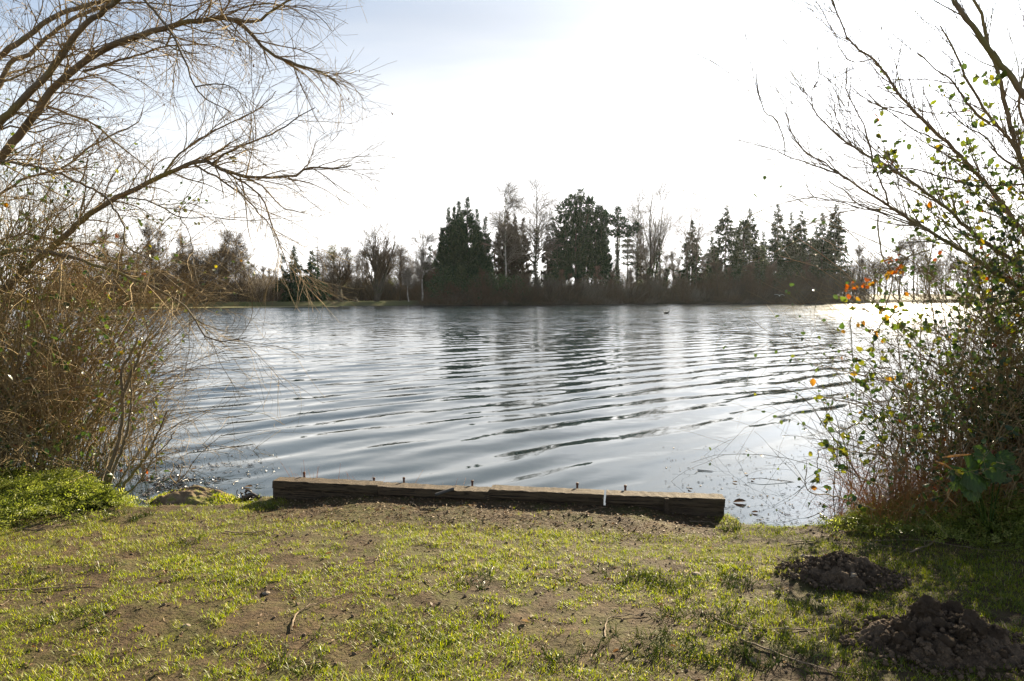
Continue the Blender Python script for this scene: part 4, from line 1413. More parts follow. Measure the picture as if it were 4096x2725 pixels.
def lawn():
    rng = np.random.default_rng(77)
    n = 52000
    Y = np.sqrt(rng.uniform(2.2 ** 2, 6.9 ** 2, n)) ** 1.0
    Y = 2.2 + (Y - 2.2) * rng.uniform(.55, 1, n) ** .5
    X = rng.uniform(-.95, .95, n) * Y
    cov = lawn_cover(X, Y)
    keep = rng.random(n) < cov * .92 + .012
    for mx, my, mr, mh in MOLE:
        keep &= ((X - mx) ** 2 + ((Y - my) / MY) ** 2) > (mr * .92) ** 2
    X, Y, cov = X[keep], Y[keep], cov[keep]
    nb = rng.integers(5, 12, len(X))
    idx = np.repeat(np.arange(len(X)), nb)
    m = len(idx)
    x = X[idx] + rng.normal(size=m) * .014
    y = Y[idx] + rng.normal(size=m) * .014
    ok = shore_y(x) - y > .02
    x, y, idx = x[ok], y[ok], idx[ok]
    m = len(x)
    z = ground_z(x, y) - .003
    tuft = vnoise(x * 2.1, y * 2.1, 0, 61)
    L = (.0155 + .0185 * rng.random(m)) * (.75 + .6 * tuft) * (0.8 + .35 * rng.random(len(X))[idx])
    a = rng.uniform(0, 6.283, m)
    lean = np.abs(rng.normal(size=m)) * .55 + .15
    d = np.stack([np.cos(a) * lean, np.sin(a) * lean, np.ones(m)], 1)
    d = unit(d)
    side = np.stack([-np.sin(a), np.cos(a), np.zeros(m)], 1)
    Z = np.cross(side, d)
    Z = -np.where((Z[:, 2:3] > 0), Z, -Z)
    w = rng.uniform(.0018, .0036, m)
    V, _ = place_template(BLADE_V, np.array([[0, 1, 2, 3]]), np.stack([x, y, z], 1), side, d, Z, np.stack([w, L, L], 1))
    i5 = np.arange(m)[:, None] * 5
    rnd = np.clip(rng.normal(.42, .2, m) + .18 * (vnoise(x * 1.2, y * 1.2, 0, 62) - .5) + np.where(rng.random(m) < .10, .45, 0), 0, 1)
    mb = MB()
    near = y < 4.4
    mb.add(V, i5[near] + np.array([[0, 1, 2, 3]]), np.repeat(rnd, 5))
    mb.F3.append(i5[near] + np.array([[3, 2, 4]]))
    mb.F3.append(i5[~near] + np.array([[0, 1, 4]]))
    tag(mb.build('lawn_grass', M['grass']), 'short patchy yellow green grass growing on the trodden bank', 'grass', None, 'stuff')
    # longer tufts
    spots = []
    for sx, sy, nn, sp in ((2700, 2330, 22, .20), (2560, 2300, 16, .16), (2800, 2480, 14, .2), (2720, 2620, 24, .25), (2950, 2640, 20, .22), (3150, 2640, 12, .2), (3300, 2690, 10, .2), (3050, 2520, 10, .2), (720, 2160, 5, .08), (1650, 2550, 8, .2), (2330, 2650, 10, .2),
                           (3600, 2250, 14, .25), (3900, 2300, 26, .5), (3800, 2180, 26, .5), (3500, 2150, 20, .4), (4000, 2450, 12, .3), (1080, 2005, 6, .05), (3000, 2330, 12, .2), (3250, 2420, 10, .15), (3550, 2400, 8, .15), (420, 2040, 10, .2), (560, 2040, 9, .12), (1200, 2660, 10, .2), (380, 2500, 10, .2), (200, 2300, 8, .2), (1900, 2340, 9, .15), (3420, 2075, 9, .12), (2935, 2090, 8, .06)):
        c = gnd(sx, sy, .17)
        for _ in range(nn):
            spots.append((c[0] + rng.normal() * sp * .6, c[1] + rng.normal() * sp * .4))
    S = np.array(spots)
    idx = np.repeat(np.arange(len(S)), 9)
    m = len(idx)
    b = S[idx] + rng.normal(size=(m, 2)) * .016
    z = ground_z(b[:, 0], b[:, 1]) - .004
    d = rng.normal(size=(m, 3)) * .5 + np.array([-.15, -.1, 1.0])
    P = march(rng, np.column_stack([b, z]), d, rng.uniform(.035, .085, m), 5, .05, .30, .06)
    mb = MB().tubes(P, rng.uniform(.0012, .0021, m)[:, None] * np.array([1, 1.1, .9, .6, .1])[None], 3, rng.random(m))
    tag(mb.build('long_grass', M['grass_long'], None), 'longer dark green grass tufts scattered over the bank', 'grass', None, 'stuff')
    # crumbs of soil
    n = 10000
    Y = np.sqrt(rng.uniform(2.3 ** 2, 6.2 ** 2, n))
    X = rng.uniform(-.8, .8, n) * Y
    k = (rng.random(n) < (1 - lawn_cover(X, Y)) * .8 + .06) & (shore_y(X) - Y > .04)
    X, Y = X[k], Y[k]
    s = .0022 + .009 * rng.random(len(X)) ** 4
    pos = np.stack([X, Y, ground_z(X, Y) + s * .3], 1)
    A, B, C = frames(rng, len(X))
    V, F = place_template(ICO0[0] * np.array([1, .8, .65]), ICO0[1], pos, A, B, C, s * rng.uniform(.7, 1.4, len(X)))
    V += rng.normal(size=V.shape) * .0012
    tag(MB().add(V, F).build('soil_crumbs', M['crumb']), 'small crumbs of earth scattered over the trodden bank', 'soil', None, 'stuff')
    # litter: bits of leaf and stalk
    n = 5200
    Y = np.sqrt(rng.uniform(2.3 ** 2, 6.6 ** 2, n))
    X = rng.uniform(-.8, .8, n) * Y
    strip = np.linspace(0, 1, 4200)
    q = TL[None] + (TR - TL)[None] * rng.random(4200)[:, None] - TNRM[None] * (rng.random(4200) ** 1.3 * .62 + .01)[:, None]
    X, Y = np.concatenate([X, q[:, 0]]), np.concatenate([Y, q[:, 1]])
    k = shore_y(X) - Y > -.02
    X, Y = X[k], Y[k]
    m = len(X)
    a = rng.uniform(0, 6.283, m)
    d = np.stack([np.cos(a), np.sin(a), rng.normal(size=m) * .25], 1)
    A, B, C = frames(rng, m, d, .3)
    L = rng.uniform(.008, .03, m)
    V, F = place_template(DIA_V, DIA_F, np.stack([X, Y, ground_z(X, Y) + .005], 1), A, B, C, np.stack([L * rng.uniform(.1, .7, m), L, L], 1))
    tag(MB().add(V, F, np.repeat(rng.random(m), 4)).build('leaf_litter', M['dead_leaf']), 'dry bits of leaf and stalk lying over the bank', 'litter', None, 'stuff')


lawn()


# ------------------------------------------------------------------ molehills
def clod_mesh(seed, sub=2):
    V, F = (ICO0, ICO1, ICO2)[sub]
    n = .55 * (fbm(V[:, 0] * 1.1 + seed, V[:, 1] * 1.1, V[:, 2] * 1.1, 7, 3) - .5) + .4 * (vnoise(V[:, 0] * 3.1 + seed, V[:, 1] * 3.1, V[:, 2] * 3.1, 8) - .5)
    return V * (1 + n * 1.3)[:, None], F


def molehill(i, label, seed, nc, cs):
    rng = np.random.default_rng(seed)
    mx, my, mr, mh = MOLE[i]
    z0 = gz(mx, my)
    r = empty('molehill', (mx, my, z0), 0, label, 'molehill', 'molehills')
    g = np.linspace(-1.45, 1.45, 130)
    gx, gy = np.meshgrid(g, g)
    rr = np.hypot(gx, gy * 1.05)
    a = np.arctan2(gy, gx)
    rr = rr / (1 + .13 * np.sin(a * 2 + seed) + .09 * np.sin(a * 5 + seed * 2))
    f = np.clip(1 - rr / 1.15, 0, 1)
    h = mh * (f ** .85) * (1 + .3 * (vnoise(gx * 2.2, gy * 2.2, 0, seed) - .5))
    x, y = gx * mr, gy * mr * MY
    lump = np.maximum(vnoise(x * 15, y * 15, 0, seed + 2) - .45, 0) * .10 + np.maximum(vnoise(x * 32, y * 32, 0, seed + 3) - .42, 0) * .055 + np.maximum(vnoise(x * 70, y * 70, 0, seed + 4) - .4, 0) * .022
    z = h + lump * np.clip(f * 4, 0, 1) - .02 * (f <= 0) + ground_z(x + mx, y + my) - z0 - .012
    V = np.stack([x, y, z], -1).reshape(-1, 3)
    n = len(g)
    k = (np.arange(n - 1)[:, None] * n + np.arange(n - 1)[None]).reshape(-1)
    F = np.stack([k, k + 1, k + n + 1, k + n], 1)
    F = F[(rr.reshape(-1)[F] < 1.2).any(1)]
    MB().add(V, F).build('mound', M['mole'], r, True)
    meshes = []
    for j in range(5):
        V, F = clod_mesh(seed * 3 + j)
        meshes.append(MB().add(V, F).mesh('clod', M['mole'], True))
    big = []
    for j in range(3):
        V, F = ico(3)
        k_ = fbm(V[:, 0] * 1.2 + j * 9, V[:, 1] * 1.2, V[:, 2] * 1.2, seed, 3) - .5
        c_ = np.maximum(vnoise(V[:, 0] * 4.2 + j, V[:, 1] * 4.2, V[:, 2] * 4.2, 8) - .45, 0) * .7 + np.maximum(vnoise(V[:, 0] * 9 + j, V[:, 1] * 9, V[:, 2] * 9, 9) - .4, 0) * .4
        big.append(MB().add(V * (.85 + .9 * k_ + c_)[:, None], F).mesh('clod', M['mole'], False))
    for j in range(nc):
        a, q = rng.uniform(0, 6.283), rng.random() ** .7 * 1.02
        x, y = math.cos(a) * q * mr, math.sin(a) * q * mr * MY
        s = cs * rng.uniform(.35, 1.0) * (1.35 if j < 6 else 1)
        if j < 6 and i == 1:
            x, y, s = (-.05, .10, .10, .20, -.17, .02)[j] * 1.0, (.02, -.05, .08, -.07, -.05, -.12)[j], (.06, .058, .05, .042, .045, .04)[j]
            q = math.hypot(x, y) / mr
        o = link(bpy.data.objects.new('clod', big[j % 3] if j < 6 else meshes[j % 5]), r)
        o.location = (x, y, mh * max(0, 1 - q / 1.15) ** .85 + s * .45 + .008 + gz(mx + x, my + y) - z0)
        o.rotation_euler = tuple(rng.uniform(0, 6.28, 3))
        o.scale = (s, s * rng.uniform(.75, 1), s * rng.uniform(.65, .9))
    n = 1500
    a, q = rng.uniform(0, 6.283, n), rng.random(n) ** .6 * 1.5
    x, y = np.cos(a) * q * mr, np.sin(a) * q * mr * MY
    s = .003 + .013 * rng.random(n) ** 2.5
    z = mh * np.maximum(0, 1 - q / 1.15) ** .85 + ground_z(mx + x, my + y) - z0 + s * .5 + .012
    A, B, C = frames(rng, n)
    V, F = place_template(ICO0[0] * np.array([1, .85, .7]), ICO0[1], np.stack([x, y, z], 1), A, B, C, s)
    V += rng.normal(size=V.shape) * .0015
    tag(MB().add(V, F).build('crumbs', M['mole'], r), kind='stuff')


molehill(0, 'farther molehill of dark crumbly earth, smaller clods', 5, 70, .021)
molehill(1, 'nearest molehill of dark earth with big clods, in the lower right corner', 9, 70, .030)


# ------------------------------------------------------------------ sticks and stones, each one a thing
def sticks():
    rng = np.random.default_rng(31)
    data = [([(2420, 2570), (2425, 2510), (2460, 2478), (2600, 2468)], .006, 'bent pale stick curving upright in the lawn centre right'),
            ([(2850, 2480), (2960, 2530), (3150, 2540), (3300, 2525), (3480, 2470)], .005, 'long dark twig reaching up onto the nearest molehill'),
            ([(2960, 2580), (3120, 2640), (3250, 2690), (3400, 2720)], .007, 'pale dry stalk slanting out of the bottom edge below the nearest molehill'),
            ([(1168, 2545), (1172, 2510), (1215, 2460), (1400, 2390)], .006, 'thin curved stick left of the lawn centre, hooked at its near end'),
            ([(60, 2098), (180, 2090), (290, 2060), (350, 2050)], .006, 'long pale dry stalk before the left herb patch'),
            ([(0, 2362), (200, 2358), (400, 2350)], .006, 'straight dark stick at the left picture edge'),
            ([(0, 2432), (40, 2405), (80, 2386)], .005, 'short reddish stick below the straight dark one'),
            ([(1660, 2715), (1720, 2680), (1760, 2655)], .005, 'thin twig at the bottom edge, left of centre'),
            ([(1180, 2680), (1260, 2672), (1330, 2660)], .006, 'dark bark strip lying near the bottom edge'),
            ([(3150, 2150), (3250, 2142), (3400, 2138), (3560, 2160), (3700, 2180)], .005, 'long thin twig on the shaded grass before the right bramble'),
            ([(3640, 2185), (3700, 2165), (3760, 2130)], .008, 'short grey stick crossing a long twig in the shaded grass'),
            ([(3500, 2130), (3700, 2140), (3900, 2180), (4040, 2190)], .005, 'long reddish twig in the shade at the right'),
            ([(4010, 2500), (4050, 2580), (4096, 2640)], .005, 'pale straw stalk right of the nearest molehill'),
            ([(2320, 2060), (2380, 2035), (2430, 2028)], .005, 'dry twig against the foot of the timber near the gap'),
            ([(1640, 2010), (1700, 2035), (1760, 2040)], .005, 'dry twig below the second timber beam'),
            ([(2760, 2060), (2830, 2062), (2880, 2080)], .006, 'curved root like stick at the right end of the timber'),
            ([(1700, 2330), (1740, 2370), (1790, 2395)], .005, 'slim dark twig in the lawn centre'),
            ([(900, 2115), (1050, 2118), (1120, 2108)], .006, 'dark wet stick left in front of the timber'),
            ([(1440, 2260), (1500, 2245), (1520, 2215)], .005, 'pale forked twig left of the lawn centre'),
            ([(2120, 2300), (2300, 2320), (2400, 2350)], .004, 'fine dark twig right of the pale bare patch')]
    for pts, r, lb in data:
        r *= .72
        q = np.array([gnd(x, y, .17) for x, y in pts])
        q = smooth_line(q, 14)
        q[:, 2] = ground_z(q[:, 0], q[:, 1]) + r * 1.1 + .006 * vnoise(np.arange(14) * .5, r * 900, 0, 3)
        q[1:-1] += rng.normal(size=(12, 3)) * .0025
        mb = MB().tubes(q[None], (r * np.linspace(1, .45, 14))[None], 6)
        P, Rr = spawn(rng, q[None], (r * np.linspace(1, .45, 14))[None], 3, .3, .95, .03, .09, .4, .9, 4, 0, 0, .08, 0, .5)
        mb.tubes(P, Rr, 4)
        tag(mb.build('stick', M['stick']), lb, 'stick', 'sticks lying on the bank')
    V, F = clod_mesh(41, 1)
    me = [MB().add(clod_mesh(41 + j, 1)[0] * np.array([1, .75, .5]), F).mesh('stone', M['stone']) for j in range(4)]
    for j, (sx, sy, s, lb) in enumerate(((3186, 2302, .034, 'pale stone at the left foot of the farther molehill'), (3215, 2205, .024, 'pale stone at the back left of the farther molehill'), (3232, 2207, .018, 'small stone touching another behind the farther molehill'),
                                         (3335, 2515, .026, 'buff stone beside the nearest molehill'), (3410, 2330, .03, 'brown stone stuck in the front of the farther molehill'), (2950, 2340, .02, 'grey stone lying left of the farther molehill'),
                                         (2190, 2150, .02, 'pale flat stone on the lawn below the timber gap'), (2362, 2140, .022, 'whitish stone right of the pale flat one'), (2230, 2252, .022, 'dark tipped stone in the centre lawn'),
                                         (160, 2215, .018, 'white pebble in the left lawn'), (730, 2142, .02, 'pale bark chip like stone behind a green tuft'), (745, 2520, .02, 'brown pebble left of the hooked stick'), 
                                         (2790, 2285, .035, 'dark flat stone in grass left of the farther molehill'), (1065, 2385, .022, 'round dark pebble in the bare earth on the left'), (3010, 2655, .02, 'round dark pebble at the bottom below the molehills'))):
        p = gnd(sx, sy, .17)
        o = link(bpy.data.objects.new('stone', me[j % 4]))
        s2 = (s, s, s * (.09 if s > .05 else .8))
        zz = gz(p[0], p[1])
        for mx, my, mr, mh in MOLE:
            zz += mh * max(0, 1 - math.hypot(p[0] - mx, p[1] - my) / mr / 1.15) ** .85
        o.location = (p[0], p[1], zz + s * .12)
        o.rotation_euler = (0, 0, j * 1.7)
        o.scale = s2
        tag(o, lb, 'stone', 'stones on the bank')
    me = [MB().add(LEAF_V * np.array([1, 1, 2.2]) + np.array([0, -.5, 0]), LEAF_F, .2 * j).mesh('fallen_leaf', M['dead_leaf']) for j in range(5)]
    for j in range(46):
        sx, sy = rng.uniform(60, 4000), rng.uniform(2060, 2690)
        p = gnd(sx, sy, .17)
        if shore_y(p[0]) - p[1] < .1 or any(math.hypot(p[0] - m_[0], p[1] - m_[1]) < m_[2] for m_ in MOLE):
            continue
        o = link(bpy.data.objects.new('fallen_leaf', me[j % 5]))
        s = rng.uniform(.02, .042)
        o.location = (p[0], p[1], gz(p[0], p[1]) + .012)
        o.rotation_euler = (rng.normal() * .35, rng.normal() * .35, rng.uniform(0, 6.28))
        o.scale = (s, s, s)
        tag(o, 'brown dry leaf fallen on the patchy bank grass', 'leaf', 'fallen brown leaves on the bank')


sticks()


# ------------------------------------------------------------------ overhanging willow on the left
def limb_pts(pts, Y0, Y1, f=lambda x, y: (x, y)):
    n = len(pts)
    s = np.concatenate([[0], np.cumsum([math.hypot(pts[i + 1][0] - pts[i][0], pts[i + 1][1] - pts[i][1]) for i in range(n - 1)])])
    s = s / s[-1]
    return np.array([at(*f(*p), Y0 + (Y1 - Y0) * q) for p, q in zip(pts, s)])


def left_willow():
    c1 = lambda x, y: (x * .829, y * .829)
    rng = np.random.default_rng(500)
    base = np.array([-6.3, 6.9, gz(-6.3, 6.9) - .1])
    root = empty('willow_tree', tuple(base), 0, 'big bare willow leaning in from the left with arching limbs over the water', 'tree')
    fork = at(-420, 930, 6.9) - base
    mid = at(-470, 1350, 6.9) - base
    MB().tubes(smooth_line([(0, 0, 0), mid, fork], 12)[None], np.linspace(.24, .17, 12)[None], 14).build('trunk', M['bark_near'], root, True)
    P = 0.829
    # picture polyline (first crop), radius px start/end, depth start/end, twig factor
    limbs = [
        ([(-506, 1122), (-180, 800), (20, 575), (190, 400), (270, 310), (380, 150), (560, 10), (760, -160)], 27, 8, 6.9, 6.2, 1.1),
        ([(-506, 1122), (-170, 930), (20, 740), (150, 580), (260, 430), (380, 320), (500, 240), (620, 190), (750, 150), (880, 115), (1000, 97), (1110, 90), (1200, 150), (1260, 220), (1350, 280), (1450, 320), (1570, 360), (1640, 420)], 27, 3, 6.9, 6.6, 1.9),
        ([(1080, 90), (1230, 105), (1300, 60), (1380, 10), (1520, -60)], 9, 3, 6.6, 6.5, 1.0),
        ([(-506, 1122), (-300, 560), (-20, 290), (110, 190), (230, 100), (350, 45), (500, 5), (700, -60)], 22, 7, 6.9, 7.4, 1.0),
        ([(-506, 1122), (-220, 640), (-20, 440), (50, 300), (150, 260), (240, 170), (350, 90), (430, 60), (520, 20), (640, -40)], 18, 6, 6.9, 7.8, 1.0),
        ([(-506, 1122), (-250, 1420), (-40, 1430), (170, 1260), (280, 1170), (400, 1060), (520, 975), (640, 920), (740, 870), (850, 820), (940, 785), (1020, 790), (1100, 830), (1230, 855), (1420, 850), (1490, 810), (1620, 815), (1700, 795)], 23, 2.2, 6.7, 6.4, 1.5),
        ([(790, 840), (850, 760), (980, 660), (1140, 580), (1280, 500), (1330, 440)], 6, 2, 6.5, 7.0, .9),
        ([(1020, 790), (1150, 710), (1290, 660), (1420, 580), (1520, 520)], 6, 2, 6.45, 6.2, .8),
        ([(940, 795), (1080, 880), (1180, 950), (1250, 1030), (1310, 1100), (1340, 1210)], 6, 1.6, 6.5, 6.2, .9),
        ([(1060, 815), (1160, 870), (1230, 920), (1280, 990), (1310, 1080), (1360, 1210), (1390, 1310)], 6, 1.5, 6.45, 6.6, 1.2),
        ([(1100, 830), (1220, 870), (1300, 930), (1360, 1000), (1470, 1030)], 5, 1.5, 6.4, 6.9, .8),
        ([(100, 470), (200, 500), (330, 550), (450, 600), (560, 690), (650, 760), (760, 850)], 7, 2, 6.8, 7.4, 1.0),
        ([(-250, 800), (0, 780), (150, 800), (290, 840), (400, 890), (500, 945), (560, 1020), (600, 1100), (610, 1190), (720, 1250)], 9, 2.5, 6.8, 6.0, 1.1),
        ([(545, 955), (700, 965), (800, 1010), (870, 1050), (1030, 1050), (1130, 1060)], 5, 1.5, 6.5, 6.0, .8),
        ([(870, 1050), (920, 1150), (935, 1290), (960, 1380)], 3, 1.2, 6.2, 6.0, .6),
        ([(400, 345), (520, 310), (650, 270), (800, 225), (940, 215), (1040, 215)], 7, 2, 6.75, 7.2, 1.0),
        ([(690, -10), (790, 110), (860, 220), (900, 320), (940, 420), (1000, 480), (1110, 540)], 7, 2, 6.2, 6.0, 1.0),
        ([(940, 420), (1000, 410), (1080, 410), (1150, 440), (1190, 520)], 4, 1.5, 6.05, 6.0, .6),
        ([(-100, 1250), (100, 1210), (300, 1230), (450, 1280), (560, 1310), (680, 1360), (800, 1420), (900, 1485), (955, 1560), (990, 1625), (1080, 1645), (1190, 1630)], 11, 2, 6.3, 6.0, 1.3),
        ([(-60, 1180), (120, 1130), (330, 1180), (520, 1265), (640, 1270), (760, 1310), (880, 1400)], 6, 2, 6.9, 6.6, .9),
        ([(800, 225), (850, 120), (960, 40), (1060, -40)], 5, 2, 6.9, 6.7, .7),
        ([(640, 175), (760, 200), (870, 245), (960, 255)], 5, 2, 6.7, 6.4, .6),
        ([(-60, 640), (60, 610), (170, 640), (300, 600), (420, 610)], 6, 2, 7.1, 7.6, .8),
        ([(-150, 1000), (0, 940), (120, 860), (300, 810), (420, 720), (560, 640), (660, 600), (690, 520)], 8, 2, 7.2, 7.6, 1.2),
        ([(-200, 420), (0, 400), (190, 320), (400, 250), (560, 200)], 7, 2, 7.3, 7.7, .9),
        ([(300, -20), (420, 40), (640, 10), (900, 30), (1100, -20)], 5, 2, 7.0, 7.0, .9),
        ([(1100, 60), (1240, 20), (1420, 30), (1540, 80), (1600, 150)], 4, 1.5, 6.6, 6.4, .8),
    ]
    for i, (pts, r0, r1, Y0, Y1, tf) in enumerate(limbs):
        q = limb_pts(pts, Y0, Y1, c1) - base
        L = np.linalg.norm(np.diff(q, axis=0), axis=1).sum()
        n = max(14, int(L * 14))
        C = smooth_line(q, n)
        C[1:-1] += rng.normal(size=(n - 2, 3)) * .004
        yy = (Y0 + Y1) / 2
        rad = (r0 * .829 * yy / FPX) * ((1 - np.linspace(0, 1, n)) ** .8 * (1 - r1 / r0) + r1 / r0) * .92
        rad = np.maximum(rad, .0036)
        lb = MB().tubes(C[None], rad[None], 10 if r0 > 8 else 6).build('limb', M['bark_near'], root, True)
        k = max(4, int(L * tf * 8.5))
        B, RB = spawn(rng, C[None], rad[None], k, .25 if r0 > 15 else .05, .99, .30, .95, .35, 1.1, 9, -.03, .07, .09, .05, .55, .007, .28, .3)
        k2 = max(8, int(L * tf * 48))
        B2, RB2 = spawn(rng, B, RB, k2, .1, 1, .22, .62, .3, .85, 7, .06, -.05, .09, .07, .65, .0026, .45, .3)
        k3 = int(L * tf * 36)
        B3, RB3 = spawn(rng, B2, RB2, k3, .1, .9, .12, .36, .35, .8, 3, .03, -.06, .08, .05, .8, .0018, .5, .3)
        mb = MB().tubes(B, np.maximum(RB, .0021), 4).tubes(B2, np.maximum(RB2, .0014), 3).tubes(B3, np.maximum(RB3, .0012), 3)
        mb.build('twigs', M['twig_near'], lb)
        # buds and seed heads
        if i in (0, 1, 3, 4, 11, 15, 22, 24):
            m_ = 46
            j = rng.integers(0, len(B2), m_)
            p = B2[j, rng.integers(2, 6, m_)]
            d = np.array([0, 0, -1.0]) + rng.normal(size=(m_, 3)) * .35
            X, Yv, Z = frames(rng, m_, d)
            V, F = place_template(ICO0[0] * np.array([.35, 1, .35]) + np.array([0, 1, 0]), ICO0[1], p, X, Yv, Z, rng.uniform(.008, .018, m_))
            MB().add(V, F, np.repeat(rng.random(m_), 12)).build('catkins', M['dead_leaf'], lb)['kind'] = 'stuff'


left_willow()


# ------------------------------------------------------------------ thickets
def thicket(root, base, seed, n, box_, hmin, hmax, lean, twig_n, leaf_n, leaf_objs, leaf_zone, stem='bramble_stem', tl=(.35, .9), green=.5, leaf_size=(.03, .055), hs=None):
    """bramble and scrub: arching stems, side twigs, leaves; box_ = function giving root points"""
    rng = np.random.default_rng(seed)
    b = box_(rng, n)
    z = ground_z(b[:, 0], b[:, 1]) - .05
    p = np.column_stack([b, z]) - base
    d = np.array(lean)[None] + rng.normal(size=(n, 3)) * np.array([.32, .32, .15])
    L = rng.uniform(hmin, hmax, n)
    if hs is not None:
        L = L * np.interp(b[:, 0], *hs)
    P = march(rng, p, d, L, 10, .0, .13, .11, .07)
    Rr = rng.uniform(.0025, .0065, n)[:, None] * np.linspace(1, .35, 10)[None]
    MB().tubes(P, Rr, 4).build('stems', M[stem], root)['kind'] = 'stuff'
    P2, R2 = spawn(rng, P, Rr, twig_n, .12, 1, *tl, .4, 1.2, 7, -.02, .10, .1, .08, .7, .003, .4, .2)
    P3, R3 = spawn(rng, P2, R2, int(twig_n * 1.2), .1, 1, .10, .32, .4, 1.1, 3, .0, .05, .1, .05, .8, .0016, .5, .2)
    MB().tubes(P2, np.maximum(R2, .0012), 3).tubes(P3, np.maximum(R3, .0008), 3).build('twigs', M['twig_near'] if stem == 'bramble_stem' else M['bark_right'], root)['kind'] = 'stuff'
    # leaves sit on the twigs
    def seats(m):
        j = rng.integers(0, len(P2), m * 6)
        q = P2[j, rng.integers(1, 7, m * 6)]
        k = leaf_zone(rng, q + base)
        q = q[k]
        return q[:m]
    q = seats(leaf_n)
    m = len(q)
    if m:
        d = rng.normal(size=(m, 3)) + np.array([0, 0, -.35])
        X, Yv, Z = frames(rng, m, d)
        V, F = place_template(LEAFL_V, LEAFL_F, q, X, Yv, Z, rng.uniform(*leaf_size, m))
        r = np.clip(rng.normal(green, .24, m), 0, 1)
        tag(MB().add(V, F, np.repeat(r, len(LEAFL_V))).build('leaves', M['leaf_mix'], root), kind='stuff')
    meshes = {}
    q = seats(leaf_objs)
    q = q[np.argsort(q[:, 1])]
    for j in range(len(q)):
        u = rng.random()
        kind = 'green' if u < .70 else 'lime' if u < .90 else 'amber' if u < .97 else 'rust'
        v = int(rng.integers(0, 3))
        if (kind, v) not in meshes:
            w = LEAF_V.copy()
            w[:, 2] *= (.6, 1.6, 2.4)[v]
            w[:, 0] *= (1.05, .9, 1.15)[v]
            w[:, 1:] += rng.normal(size=(len(w), 2)) * .02
            meshes[(kind, v)] = MB().add(w, LEAF_F).mesh('leaf', M['leaf_' + kind])
        o = link(bpy.data.objects.new('leaf', meshes[(kind, v)]), root)
        o.location = tuple(q[j])
        o.rotation_euler = tuple(rng.uniform(0, 6.28, 3))
        s = rng.uniform(leaf_size[0] * 1.15, leaf_size[1] * 1.2)
        o.scale = (s, s, s)
    return P, P2


